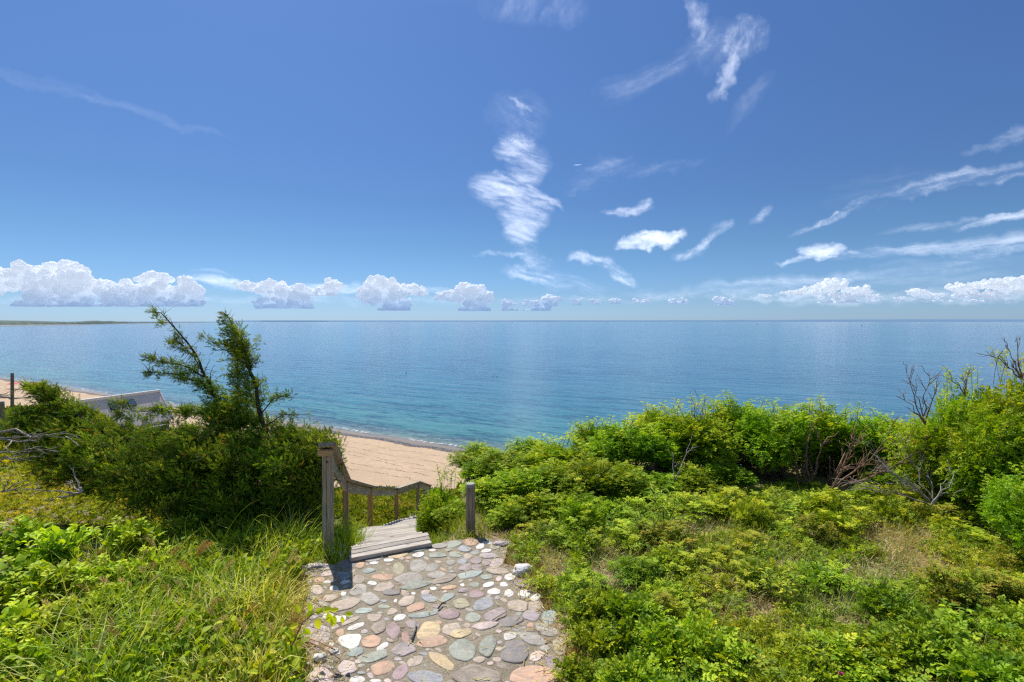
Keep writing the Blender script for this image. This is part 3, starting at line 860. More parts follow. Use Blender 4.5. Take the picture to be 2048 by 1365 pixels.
M_REDLEAF = leaf_mat('reddish_rose_leaves', [(0, (.05, .09, .015)), (.6, (.13, .18, .02)), (.85, (.18, .17, .03)), (1, (.20, .11, .035))], (.16, .07, .05), .3, .4, tcol=(1.2, 1.0, .5))
M_BROAD = leaf_mat('broad_leaves', [(0, (.045, .105, .008)), (.4, (.12, .21, .012)), (.8, (.23, .32, .018)), (1, (.33, .38, .03))], (.17, .13, .08), .40, .5, rough=.32)
M_GRASS = leaf_mat('grass_blades', [(0, (.05, .11, .012)), (.45, (.12, .20, .018)), (.7, (.24, .29, .035)), (.82, (.38, .33, .12)), (1, (.46, .33, .17))], (.36, .22, .12), .35, .3, rough=.5)
M_DRY = leaf_mat('dry_grass', [(0, (.20, .11, .05)), (.5, (.42, .27, .13)), (1, (.58, .43, .25))], (.36, .22, .12), .25, .15, tcol=(1.1, 1.0, .8), rough=.6)
M_SLOPE = leaf_mat('slope_plants', [(0, (.05, .085, .012)), (.4, (.12, .165, .018)), (.75, (.25, .275, .035)), (.9, (.34, .28, .09)), (1, (.33, .20, .11))], (.18, .12, .08), .3, .25)
M_MILK = leaf_mat('narrow_leaves', [(0, (.10, .20, .02)), (.6, (.22, .32, .035)), (1, (.34, .36, .05))], (.12, .16, .04), .4, .35)
M_PINK = simple_mat('pink_petals', (.62, .10, .30), (.5, .06, .22), 60, .5, .2, 0)

# ------------------------------------------------------------------ juniper
JS = [juniper_sprig(13, k) for k in range(4)]
def pxy(px, py, Y): return np.array(P(px, py, Y))
def densify(pts, step=.10):
    """pts: (px,py,Y,rpx) rows -> world points with radii"""
    W = np.array([np.append(pxy(a_[0], a_[1], a_[2]), a_[3] * a_[2] / F) for a_ in pts])
    out = []
    for p, q_ in zip(W, W[1:]):
        n = max(1, int(np.linalg.norm(q_[:3] - p[:3]) / step))
        for k in range(n): out.append(p + (q_ - p) * (k + rng.random()) / n)
    return np.array(out)
FOL = [ # foliage-bearing limbs: px,py,Y,radius px ; second item = clusters per point
 ([(352, 672, 7.0, 12), (340, 655, 7, 13), (328, 640, 7, 12), (308, 624, 7, 7), (300, 627, 7, 4)], 1.1),
 ([(372, 700, 7.0, 10), (345, 686, 7, 12), (334, 684, 7, 7)], .8),
 ([(395, 720, 7.0, 8), (372, 690, 7, 8), (352, 668, 7, 8)], .35),
 ([(420, 762, 7.0, 8), (400, 735, 7, 8), (385, 700, 7, 7)], .16),
 ([(430, 778, 7, 17), (405, 765, 7, 14), (370, 755, 6.95, 13), (340, 749, 6.9, 12), (312, 746, 6.9, 9), (294, 747, 6.9, 5)], 1.0),
 ([(405, 745, 7, 10), (380, 735, 7, 13), (350, 729, 7, 12), (320, 724, 7, 8), (286, 713, 7, 5)], 1.0),
 ([(505, 800, 6.9, 28), (492, 760, 6.9, 30), (488, 725, 6.9, 26), (486, 700, 6.9, 26), (478, 675, 6.9, 20), (466, 655, 6.9, 13), (455, 642, 6.9, 9), (444, 622, 6.9, 4)], 1.1),
 ([(478, 735, 6.9, 10), (458, 728, 6.9, 9), (442, 722, 6.85, 4)], 1.0), ([(475, 668, 6.9, 8), (452, 662, 6.9, 8), (436, 662, 6.9, 3)], 1.0), ([(492, 700, 6.9, 8), (512, 686, 6.9, 6), (520, 676, 6.9, 3)], .9), ([(490, 760, 6.9, 12), (460, 752, 6.9, 10), (444, 748, 6.85, 4)], 1.0),
 ([(478, 705, 6.9, 18), (450, 692, 6.85, 17), (428, 681, 6.8, 12), (402, 677, 6.8, 5)], 1.2),
 ([(470, 652, 6.9, 8), (450, 650, 6.9, 7), (434, 650, 6.9, 3)], .8),
 ([(500, 730, 6.9, 10), (517, 714, 6.9, 9), (522, 705, 6.9, 5)], .9),
 ([(500, 770, 6.9, 14), (522, 765, 6.9, 10), (540, 760, 6.9, 5)], .8),
 ([(515, 810, 6.9, 14), (545, 795, 6.9, 12), (570, 790, 6.9, 9), (588, 795, 6.9, 5)], .7),
 ([(530, 838, 6.9, 12), (565, 830, 6.9, 9), (600, 828, 6.9, 8), (620, 829, 6.9, 4)], .7),
 ([(455, 840, 7, 30), (440, 815, 7, 32), (432, 795, 7, 28), (428, 775, 7, 18)], 1.5),
 ([(500, 850, 7, 36), (470, 830, 7, 34), (480, 790, 7, 22)], 1.3),
 ([(470, 840, 7.1, 18), (420, 826, 7.1, 16), (370, 824, 7.1, 13), (320, 822, 7.1, 13), (288, 822, 7.1, 8)], 1.6),
 ([(280, 832, 7.1, 10), (255, 815, 7.1, 12), (232, 806, 7.1, 9), (214, 800, 7.1, 4)], 1.2),
 ([(300, 840, 7.1, 12), (262, 834, 7.1, 12), (235, 830, 7.1, 9)], 1.1),
 ([(200, 880, 7.4, 45), (165, 845, 7.4, 36), (130, 815, 7.4, 30), (100, 792, 7.4, 22), (70, 778, 7.4, 13), (42, 770, 7.4, 6)], 1.7),
 ([(105, 800, 7.4, 12), (92, 780, 7.4, 8), (88, 765, 7.4, 4)], .9), ([(70, 785, 7.4, 9), (55, 772, 7.4, 6), (48, 765, 7.4, 3)], .8), ([(135, 815, 7.4, 12), (136, 795, 7.4, 8), (138, 786, 7.4, 4)], .9),
]
ELL = [ # crown masses: px,py,rx,ry,Y,depth(m), clusters
 (110, 862, 88, 48, 7.3, .45, 150), (60, 850, 40, 30, 7.3, .3, 30), (215, 897, 120, 50, 7.2, .6, 210), (330, 912, 130, 56, 7.0, .75, 260), (190, 935, 110, 45, 7.0, .5, 130),
 (455, 905, 120, 70, 6.9, .8, 300), (585, 925, 88, 78, 6.8, .7, 260), (620, 1000, 48, 80, 6.8, .5, 110), (520, 1005, 110, 70, 6.6, .6, 190),
 (395, 985, 120, 55, 6.6, .55, 170), (300, 960, 95, 45, 6.7, .5, 110), (420, 1040, 95, 38, 6.3, .4, 80), (560, 1055, 90, 35, 6.4, .35, 70), (645, 905, 30, 30, 6.9, .35, 45)]
acc = Acc()
cl = []; cr = []
for pts, dens in FOL:
    D = densify(pts, .075)
    for p in D:
        k = rng.poisson(dens * 3.1 * (0.6 + p[3] / .12))
        for _ in range(k):
            v = rng.normal(size=3); v /= np.linalg.norm(v)
            cl.append(p[:3] + v * p[3] * .85 * rng.random() ** .5 * np.array([1, .9, .9])); cr.append(min(.075, .03 + p[3] * .28))
# spreading boughs that break the outline of the crown, all swept to the left by the wind
br = np.random.default_rng(12)
for _ in range(95):
    e = ELL[br.integers(0, len(ELL))]; c = pxy(e[0], e[1], e[4])
    v = br.normal(size=3); v /= np.linalg.norm(v); v[2] = abs(v[2]) * .8 - .15
    o0 = c + v * .72 * np.array([e[2] * e[4] / F, e[5], e[3] * e[4] / F])
    d = np.array([-.8, br.uniform(-.7, .4), br.uniform(.0, .75)]) + v * .7; d /= np.linalg.norm(d)
    L0 = br.uniform(.22, .50)
    if abs(o0[0] * F / o0[1] + 1024 - 270) < 95 and o0[2] > -.35: L0 *= .45   # keep the house roof in view
    for k_ in range(int(L0 / .035)):
        t = k_ * .035 / L0; q_ = o0 + d * L0 * t + np.array([0, 0, -.10 * t * t * L0]) + br.normal(size=3) * .028 * (1.1 - t)
        if q_[2] > float(zground(q_[0], q_[1], False)) + .05: cl.append(q_); cr.append(.058 * (1.15 - .6 * t))
NBOUGH = len(cl)
# keep the same ground plan but let the crown be a solid volume: shell-biased clusters
for (cx, cy, rx, ry, Y_, dp, n) in ELL:
    c = pxy(cx, cy, Y_)
    for _ in range(int(n * 1.25)):
        v = rng.normal(size=3); v /= np.linalg.norm(v)
        s_ = rng.random() ** .38
        q_ = c + v * s_ * np.array([rx * Y_ / F, dp, ry * Y_ / F])
        w = 1 + .13 * math.sin(q_[0] * 9 + q_[2] * 5) + .09 * math.sin(q_[0] * 23 + 2)
        q_[2] = c[2] + (q_[2] - c[2]) * w
        if q_[2] < float(zground(q_[0], q_[1], False)) + .04: continue
        cl.append(q_); cr.append(.088)
cl = np.array(cl); cr = np.array(cr)
NS = np.clip((cr / .088) ** 1.1 * 22, 8, 24).astype(int)
idx = np.repeat(np.arange(len(cl)), NS)
off = rng.normal(size=(len(idx), 3)) * .55
pos = cl[idx] + off * cr[idx][:, None]
cdir = norm(rng.normal(size=(len(cl), 3)) * .55 + np.array([-.75, -.12, .45]))
dirs = norm(cdir[idx] + off * .8 + rng.normal(size=(len(idx), 3)) * .3)
ctint = np.clip(rng.beta(1.6, 2.4, len(cl)) + (np.arange(len(cl)) < NBOUGH) * .16, 0, 1)
tint = np.clip(ctint[idx] * .70 + rng.random(len(idx)) * .22 + off[:, 2] * .22 + .03, 0, .86)  # upper sprigs of each clump lightened, lower darkened: light painted into the tint
dead = rng.random(len(idx)) < .035
tint[dead] = rng.uniform(.88, 1, dead.sum())
sc = rng.uniform(.055, .10, len(idx)) * np.where(cr[idx] < .06, .8, 1)
R = frames(dirs, rand_ups(len(idx), .8))
for k in range(4):
    mk = np.arange(len(idx)) % 4 == k
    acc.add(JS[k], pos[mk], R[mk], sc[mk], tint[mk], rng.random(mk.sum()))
jun = empty('juniper_tree', tuple(P(530, 1095, 6.6)), 0, 'large wind-blown juniper with two tall leaders, left of the staircase', 'juniper')
def child_at(o, parent):
    o.matrix_local = Matrix.Translation(-parent.location); return o
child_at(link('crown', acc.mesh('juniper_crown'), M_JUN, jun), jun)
# trunk and limbs
acc = Acc()
LIMBS = [
 ([(548, 1110, 6.6), (540, 1040, 6.7), (536, 960, 6.75), (532, 880, 6.8), (520, 820, 6.85), (508, 760, 6.9), (494, 710, 6.9), (480, 670, 6.9), (462, 645, 6.9), (446, 624, 6.9)], .058, .004),
 ([(530, 1110, 6.6), (500, 1050, 6.6), (470, 985, 6.7), (400, 930, 6.9), (320, 900, 7.0), (220, 870, 7.2), (140, 820, 7.35), (70, 780, 7.4), (40, 768, 7.4)], .06, .008),
 ([(500, 1050, 6.6), (470, 960, 6.9), (450, 880, 7), (440, 810, 7), (420, 765, 7), (400, 725, 7), (375, 685, 7), (345, 648, 7), (322, 625, 7), (304, 622, 7)], .036, .003),
 ([(440, 800, 7), (400, 765, 7), (350, 750, 6.95), (300, 745, 6.9)], .02, .004), ([(415, 755, 7), (380, 735, 7), (330, 726, 7), (290, 714, 7)], .016, .003),
 ([(430, 790, 7), (410, 750, 7.05), (388, 715, 7.05), (365, 690, 7.0), (345, 680, 7.0)], .013, .003), ([(395, 715, 7), (380, 690, 7.05), (372, 676, 7.05)], .007, .002),
 ([(422, 765, 7), (424, 745, 7), (430, 730, 7)], .006, .002), ([(410, 745, 7), (416, 728, 7), (420, 716, 7)], .005, .002),
 ([(485, 705, 6.9), (450, 690, 6.85), (410, 678, 6.8)], .015, .003), ([(500, 740, 6.9), (515, 720, 6.9), (521, 706, 6.9)], .009, .002),
 ([(520, 830, 6.9), (545, 800, 6.9), (570, 792, 6.9), (590, 795, 6.9)], .011, .002), ([(532, 850, 6.9), (565, 832, 6.9), (600, 828, 6.9), (622, 829, 6.9)], .011, .002),
 ([(470, 860, 7), (420, 828, 7.1), (330, 822, 7.1), (270, 822, 7.1), (216, 800, 7.1)], .018, .003),
 ([(540, 1040, 6.7), (580, 980, 6.8), (610, 920, 6.8), (640, 880, 6.85)], .035, .006), ([(530, 1090, 6.6), (450, 1040, 6.5), (350, 1000, 6.5), (280, 975, 6.6)], .03, .005),
]
for pts, r0, r1 in LIMBS:
    W_ = [P(*p) for p in pts]; dense = []
    for a0, b0 in zip(W_, W_[1:]):
        dense += [a0.lerp(b0, t / 3) for t in range(3)]
    dense.append(W_[-1])
    dense = [p + Vector((mnoise.noise(p * 4), mnoise.noise(p * 4 + Vector((5, 0, 0))), mnoise.noise(p * 4 + Vector((0, 7, 0))))) * .03 * (0 < i < len(dense) - 1) for i, p in enumerate(dense)]
    n = len(dense); acc.add(tube_tmpl(dense, [r0 + (r1 - r0) * (i / (n - 1)) ** .7 for i in range(n)], 8), [(0, 0, 0)])
# bare dead twigs along the leaders
for pts, r0, r1 in LIMBS[:6]:
    for _ in range(42 if r0 < .05 else 26):
        k = random.randrange(1, len(pts) - 1) if len(pts) > 3 else 1
        p = P(*pts[k]).lerp(P(*pts[k + 1]), random.random())
        d = Vector((random.uniform(-1, .5), random.uniform(-.5, .5), random.uniform(-.3, 1))).normalized()
        L_ = random.uniform(.08, .24)
        acc.add(tube_tmpl(wiggle(p, p + d * L_, 3, .02, random.random()), [.003, .0025, .002, .001], 4), [(0, 0, 0)])
child_at(link('trunk', acc.mesh('juniper_trunk', True), M_BARK, jun), jun)

# ------------------------------------------------------------------ generic shrubs (foliage + stems, built around the origin)
def shrub_meshes(name, n, rx, ry, h, tmpls, size, seed, stems=22, lumps=9, up=.45, shell=.45, zc=.40, zr=.62, tintb=(2.4, 2.2), sky_spikes=10, stem_r=.008):
    """unit-style shrub standing on z=0; returns (foliage mesh, stem mesh)"""
    r = np.random.default_rng(seed)
    a = Acc()
    lc = r.normal(size=(lumps, 3)); lc = norm(lc) * .62 * r.random((lumps, 1)) ** .4
    lc[:, 2] = np.abs(lc[:, 2]) * .9 + .0
    lr = r.uniform(.34, .58, lumps)
    k = r.integers(0, lumps, n)
    v = norm(r.normal(size=(n, 3))); s_ = r.random(n) ** shell
    q_ = lc[k] + v * (lr[k] * s_)[:, None]
    q_ = q_[q_[:, 2] > -.35]; n = len(q_)
    cl_n = np.sin(q_[:, 0] * 13 + seed) * np.sin(q_[:, 1] * 11) * np.sin(q_[:, 2] * 14 + seed * 2)
    keepm = r.random(n) < .62 + .7 * cl_n
    q_ = q_[keepm]; n = len(q_)
    pos = q_ * np.array([rx, ry, h * zr]) + np.array([0, 0, h * zc])
    pos[:, 2] = np.maximum(pos[:, 2], .03 * h)
    out = norm(q_ * np.array([1, 1, .8]) + np.array([0, 0, up]))
    dirs = norm(out + r.normal(size=(n, 3)) * .55)
    ups = norm(out * .55 + np.array([0, 0, 1.0]) + r.normal(size=(n, 3)) * .35)
    R = frames(dirs, ups)
    rad = np.linalg.norm(q_, axis=1)
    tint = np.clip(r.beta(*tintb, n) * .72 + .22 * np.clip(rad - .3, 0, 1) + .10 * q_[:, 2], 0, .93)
    rare = r.random(n) < .012; tint[rare] = r.uniform(.94, 1, rare.sum())
    sc = size * r.uniform(.65, 1.25, n)
    t_id = r.integers(0, len(tmpls), n)
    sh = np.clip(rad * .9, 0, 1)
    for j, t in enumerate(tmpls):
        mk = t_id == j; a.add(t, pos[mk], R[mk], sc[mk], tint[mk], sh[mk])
    st = Acc(); rr = random.Random(seed)
    tips = []
    for i in range(stems):
        b0 = Vector((rr.uniform(-.25, .25) * rx, rr.uniform(-.25, .25) * ry, -.06))
        tq = q_[r.integers(0, n)]; tip = Vector((tq[0] * rx, tq[1] * ry, tq[2] * h * zr + h * zc))
        if tip.z < h * .25: tip.z = h * .4
        pts = wiggle(b0, tip, 5, .07 * h, rr.random())
        st.add(tube_tmpl(pts, [stem_r * (1.25 - .2 * j) for j in range(6)], 5), [(0, 0, 0)])
    # leafy shoots that break the outline
    sp = []
    for i in range(sky_spikes):
        ang = rr.uniform(0, 6.28); rad_ = rr.uniform(.1, .85)
        b0 = Vector((math.cos(ang) * rad_ * rx, math.sin(ang) * rad_ * ry, h * (.98 - .38 * rad_ ** 2)))
        tip = b0 + Vector((rr.uniform(-.12, .12), rr.uniform(-.12, .12), rr.uniform(.08, .20))) * min(1, h)
        st.add(tube_tmpl(wiggle(b0 - Vector((0, 0, .12 * h)), tip, 3, .01, rr.random()), [.004, .0035, .003, .0015], 4), [(0, 0, 0)])
        m_ = 9
        for j in range(m_):
            p = b0.lerp(tip, j / (m_ - 1)); sp.append((p.x, p.y, p.z, ang + j * 2.3))
    if sp:
        sp = np.array(sp); dd = np.stack([np.cos(sp[:, 3]), np.sin(sp[:, 3]), np.full(len(sp), .5)], -1)
        a.add(tmpls[0], sp[:, :3], frames(dd, rand_ups(len(sp), .3)), size * .62, r.uniform(.55, .9, len(sp)), np.full(len(sp), .9))
    return a.mesh(name + '_foliage'), st.mesh(name + '_stems', True)

def put_shrub(meshes, mats, name, loc, rz, scale, label, cat, group=None):
    o = empty(name, loc, rz, label, cat, group, scale)
    link('foliage', meshes[0], mats[0], o); link('stem', meshes[1], mats[1], o)
    return o

CH = [compound(3, 1, .40, .52, .25, False, k, quad=True) for k in range(3)] + [compound(2, 1, .48, .5, .2, False, 9, quad=True)]
HV = [shrub_meshes('hedge', 5200, .62, .55, 1.0, CH, .085, 20 + k, sky_spikes=16, stems=34, zc=.44, zr=.58) for k in range(4)]
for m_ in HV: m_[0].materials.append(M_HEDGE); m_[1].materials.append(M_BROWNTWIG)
HB = [shrub_meshes('back_hedge', 4200, .62, .55, 1.0, CH, .095, 26 + k, sky_spikes=4, stems=18) for k in range(2)]
for m_ in HB: m_[0].materials.append(M_HEDGE); m_[1].materials.append(M_BROWNTWIG)

# right-hand thicket: px, top py, Y, half width m, label
HEDGE = [
 (868, 1000, 7.6, .34, 'low bright green shrub beside the lower stair treads', 'a'),
 (893, 957, 8.0, .38, 'round green shrub directly behind the short round post, left side', 'a'),
 (948, 893, 9.3, .50, 'green shrub at the left end of the thicket with a leafy tip against the sand', 'a'),
 (1000, 905, 8.3, .55, 'dense green shrub right behind the short round post', 'a'),
 (1065, 882, 9.0, .60, 'green shrub in the thicket just right of the sand and water edge', 'a'),
 (1130, 880, 8.2, .62, 'leafy shrub in the thicket left of the sloping crest', 'a'),
 (1185, 852, 9.0, .62, 'tall bright shrub where the thicket crest begins to rise', 'a'),
 (1255, 842, 8.4, .66, 'green shrub left of the pink rose bloom', 'a'),
 (1325, 818, 9.0, .68, 'tall green shrub behind the pink rose bloom and narrow-leaved plant', 'a'),
 (1400, 812, 8.6, .68, 'green shrub with bare twigs on top in the middle of the thicket', 'a'),
 (1475, 806, 9.0, .68, 'highest rounded shrub in the middle of the thicket', 'a'),
 (1550, 812, 8.4, .66, 'green shrub left of the dark hollow with thick stems', 'a'),
 (1630, 812, 8.8, .68, 'shrub above the dark hollow with thick stems', 'a'),
 (1705, 826, 8.6, .60, 'shrub right of the dark hollow, leafy shoot on top', 'a'),
 (1775, 836, 8.9, .60, 'yellowish shrub in the dip left of the tall right shrub', 'a'),
 (1840, 842, 8.3, .50, 'shrub in the dip behind the tangle of dead branches', 'a')]
for i, (px, py, Y_, hw, lab, _) in enumerate(HEDGE):
    t = P(px, py, Y_); g = float(zground(t.x, Y_)) - .02
    hgt = t.z - g
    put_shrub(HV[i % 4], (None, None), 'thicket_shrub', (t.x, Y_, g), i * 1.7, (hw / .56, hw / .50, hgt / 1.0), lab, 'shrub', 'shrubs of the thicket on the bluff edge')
BK = [(1010, 935, 9.9), (1110, 920, 9.9), (1210, 900, 10.0), (1310, 880, 10.0), (1410, 870, 9.9), (1510, 870, 9.9), (1600, 872, 9.8), (1690, 872, 9.8), (1780, 880, 9.8), (1860, 885, 9.4), (1950, 880, 9.2)]
for i, (px, py, Y_) in enumerate(BK):
    t = P(px, py, Y_); g = float(zground(t.x, Y_)) - .02
    put_shrub(HB[i % 2], (None, None), 'thicket_shrub', (t.x, Y_, g), i * 2.9, (1.35, 1.2, t.z - g), 'green shrub in the shaded back of the thicket', 'shrub', 'back row of the thicket')
# low skirts in front that let the thicket roll down to the ground cover
SK = [(905, 1015, 7.0, .28), (985, 955, 7.2, .44), (1050, 935, 7.3, .46), (1025, 1010, 6.5, .26), (1110, 930, 7.3, .48), (1175, 922, 7.4, .48), (1240, 930, 7.4, .44), (1080, 985, 6.8, .34), (1160, 985, 6.9, .34), (1390, 935, 7.7, .40), (1455, 925, 7.8, .42), (1320, 960, 7.6, .36), (1760, 930, 7.9, .40), (970, 945, 8.2, .40)]
for i, (px, py, Y_, hw) in enumerate(SK):
    t = P(px, py, Y_); g = float(zground(t.x, Y_)) - .02
    put_shrub(HB[i % 2], (None, None), 'low_shrub', (t.x, Y_, g), i * 2.1 + .5, (hw / .56, hw / .50, max(.3, t.z - g)), 'low green shrub at the front foot of the thicket', 'shrub', 'low shrubs at the foot of the thicket')

lowr = random.Random(4); RSK = []
for i in range(24):
    y_ = lowr.uniform(6.1, 7.5); x_ = lowr.uniform(.25, y_ * .98)
    RSK.append((x_, y_, lowr.uniform(.24, .48), lowr.uniform(.16, .40)))
# tall shrub on the right
RV = [shrub_meshes('tall_shrub', 7500, .9, .8, 1.3, CH, .095, 41 + k, sky_spikes=20, stems=34, stem_r=.012) for k in range(2)]
for m_ in RV: m_[0].materials.append(M_HEDGE); m_[1].materials.append(M_BROWNTWIG)
RS = [(1925, 768, 7.2, .62, 'tall shrub at the right with bare twigs sticking out to the left'), (2010, 728, 6.9, .62, 'tallest shrub at the right edge, dead twigs on its top'), (1900, 830, 7.0, .55, 'green shrub below the bare twigs at the right'),
      (2060, 800, 6.2, .70, 'large leafy shrub cut by the right edge of the picture'), (1985, 850, 6.5, .62, 'dense green shrub under the tallest right shrub'), (2070, 950, 5.3, .50, 'leafy shrub at the lower right edge above the ground cover')]
for i, (px, py, Y_, hw, lab) in enumerate(RS):
    t = P(px, py, Y_); g = float(zground(t.x, Y_)) - .02
    put_shrub(RV[i % 2], (None, None), 'tall_shrub', (t.x, Y_, g), i * 2.3, (hw / .8, hw / .72, (t.z - g) / 1.27), lab, 'shrub', 'tall shrubs at the right')

# bare twigs and dead branches
def branch_thing(name, base, tips, r0, mat, label, cat, sub=5, sd=0, spread=.25, group=None):
    r = random.Random(sd); a = Acc()
    for tp_ in tips:
        b0 = Vector(base); e = Vector(tp_); L_ = (e - b0).length
        pts = wiggle(b0, e, 6, .06 * L_, r.random())
        a.add(tube_tmpl([p - b0 for p in pts], [r0 * (1 - .13 * i) for i in range(7)], 6), [(0, 0, 0)])
        for s_ in range(sub):
            k = r.randrange(1, 6); p = pts[k].lerp(pts[k + 1] if k < 6 else pts[6], r.random())
            d = ((e - b0).normalized() + Vector((r.uniform(-1, 1), r.uniform(-1, 1), r.uniform(-.6, .8))) * .8).normalized()
            q2 = p + d * L_ * r.uniform(.15, .42) * (spread / .25)
            ps = wiggle(p, q2, 4, .03 * L_, r.random())
            a.add(tube_tmpl([x - b0 for x in ps], [r0 * .5, r0 * .42, r0 * .34, r0 * .26, r0 * .15], 5), [(0, 0, 0)])
            for _ in range(2):
                p3 = ps[r.randrange(1, 4)]; d3 = (d + Vector((r.uniform(-1, 1), r.uniform(-1, 1), r.uniform(-1, 1))) * .7).normalized()
                p4 = p3 + d3 * L_ * .13
                a.add(tube_tmpl([p3 - b0, p3.lerp(p4, .5) - b0, p4 - b0], [r0 * .25, r0 * .2, r0 * .1], 4), [(0, 0, 0)])
    o = link(name, a.mesh(name, True), mat); o.location = base
    return tag(o, label, cat, group)
branch_thing('bare_branch', P(1850, 850, 7.0), [P(1812, 742, 7.0), P(1830, 758, 7.1), P(1858, 745, 7.0), P(1806, 792, 6.9), P(1878, 750, 7.0)], .010, M_BROWNTWIG, 'bare brown twigs fanning up left of the tall right shrub', 'branch', 4, 3)
branch_thing('bare_branch', P(1930, 790, 6.9), [P(1886, 732, 6.9), P(1925, 748, 6.9), P(1942, 731, 6.9)], .008, M_BROWNTWIG, 'bare forked twigs above the middle of the tall right shrubs', 'branch', 3, 5)
branch_thing('bare_branch', P(2044, 760, 6.6), [P(1972, 702, 6.6), P(2012, 690, 6.6), P(2036, 678, 6.6), P(2020, 720, 6.6), P(2056, 700, 6.6)], .010, M_BROWNTWIG, 'bare branches pointing up on top of the tallest right shrub', 'branch', 4, 8)
branch_thing('bare_branch', P(1395, 850, 8.4), [P(1380, 790, 8.4), P(1412, 796, 8.4), P(1398, 782, 8.4)], .006, M_GREYBARK, 'thin grey bare twigs standing on the thicket crest', 'branch', 3, 11)
branch_thing('dead_branch', P(1660, 985, 7.3), [P(1900, 880, 6.9), P(1830, 900, 7.4), P(1780, 870, 7.5), P(1720, 880, 7.3), P(1700, 930, 7.1)], .016, M_BROWNTWIG, 'tangle of brown dead branches arching out of the dark hollow', 'dead branches', 9, 14)
branch_thing('dead_branch', P(1870, 1010, 6.6), [P(1740, 905, 7.2), P(1800, 880, 7.2), P(1760, 930, 6.8), P(1850, 900, 7.0), P(1700, 960, 6.9)], .010, M_GREYBARK, 'heap of thin pale dead twigs under the dip in the thicket', 'dead branches', 12, 21)
branch_thing('dead_branch', P(1862, 1012, 6.2), [P(1930, 928, 6.4), P(1895, 955, 6.3)], .011, M_GREYBARK, 'pale bent dead stick lying diagonally on the ground cover at right', 'dead branch', 2, 23)
for k, (x0, y0, x1, y1, lab) in enumerate([(1598, 1010, 1588, 900, 'thick brown stem in the dark hollow, left'), (1618, 1010, 1612, 905, 'thick brown forked stem in the dark hollow, middle'), (1640, 1005, 1690, 905, 'leaning brown stem at the right of the dark hollow')]):
    branch_thing('shrub_stem', P(x0, y0, 7.9), [P(x1, y1, 7.9), P(x1 + 30, y1 - 25, 8.0)], .030, M_BROWNTWIG, lab, 'stem', 5, 31 + k)
branch_thing('dead_branch', P(1350, 960, 7.0), [P(1385, 868, 7.4), P(1345, 905, 7.2)], .009, M_GREYBARK, 'pale bare stick leaning in the thicket above the narrow-leaved plant', 'dead branch', 2, 41)
# dead grey branches at the left edge
branch_thing('dead_branch', P(-60, 925, 6.3), [P(85, 915, 6.4), P(75, 893, 6.4)], .015, M_GREYBARK, 'grey dead branches reaching in from the left edge under the juniper', 'dead branch', 4, 51)
branch_thing('dead_branch', P(-40, 866, 6.6), [P(80, 884, 6.5), P(150, 872, 6.6)], .018, M_GREYBARK, 'grey bare branch entering the juniper from the left edge', 'dead branch', 4, 53)
branch_thing('dead_branch', P(10, 858, 8.2), [P(62, 812, 8.4), P(45, 832, 8.2)], .016, M_GREYBARK, 'bare grey twig slanting up beside the left fence post', 'dead branch', 2, 55)
branch_thing('dead_branch', P(165, 985, 6.2), [P(75, 980, 6.3), P(130, 962, 6.4), P(95, 1000, 6.3), P(150, 950, 6.4)], .013, M_GREYBARK, 'small grey dead branch lying in the low vegetation at left', 'dead branch', 5, 57)
branch_thing('dead_branch', P(-20, 795, 8.2), [P(35, 780, 8.4), P(22, 790, 8.3)], .012, M_GREYBARK, 'bare branch tip crossing the beach at the far left edge', 'dead branch', 3, 59)

# ------------------------------------------------------------------ low roses and ground cover at right
CR = [compound(3, 1, .38, .66, .30, True, k + 3) for k in range(3)]
RL = [shrub_meshes('rose', 440, .36, .34, .36, CR, .112, 60 + k, sky_spikes=0, stems=14, up=.8, lumps=6, shell=.4, stem_r=.005) for k in range(3)]
for m_ in RL: m_[0].materials.append(M_ROSE); m_[1].materials.append(M_BROWNTWIG)
CS = [compound(3, 1, .40, .60, .25, False, k + 6, quad=(k == 2)) for k in range(3)]
RSm = [shrub_meshes('low_rose', 560, .40, .36, .34, CS, .085, 70 + k, sky_spikes=5, stems=12, up=.8, lumps=7, shell=.4, stem_r=.004) for k in range(4)]
for m_ in RSm: m_[0].materials.append(M_ROSE); m_[1].materials.append(M_BROWNTWIG)
RRd = [shrub_meshes('red_rose', 260, .34, .32, .40, CS, .085, 80 + k, sky_spikes=9, stems=12, up=.9, lumps=5, shell=.5, stem_r=.004) for k in range(2)]
for m_ in RRd: m_[0].materials.append(M_REDLEAF); m_[1].materials.append(M_BROWNTWIG)
BARE = [(1400, 1052, 80, 30), (1795, 1072, 75, 28), (1735, 1140, 95, 25), (1480, 1215, 90, 34), (1345, 1275, 44, 38), (1960, 1235, 75, 22), (1985, 1300, 70, 24), (1690, 1205, 70, 22), (1270, 1100, 80, 26), (1240, 1180, 50, 26), (1580, 1130, 60, 18), (1110, 1120, 34, 50)]
def bare_at(px, py):
    return any(((px - a_) / c) ** 2 + ((py - b_) / d) ** 2 < 1 for a_, b_, c, d in BARE)
def unproj(x, y, z=0.0): return 1024 + x / y * F, 643 + (EYE - z) / y * F
def path_edge_right(y):   # x of the right path edge at distance y
    return float(np.interp(y, [3.3, 3.8, 4.3, 4.75, 4.9, 5.3, 5.6, 6.0], [.42, .42, .40, .30, .10, .06, -.02, -.05]))
placed = 0; pr = random.Random(99)
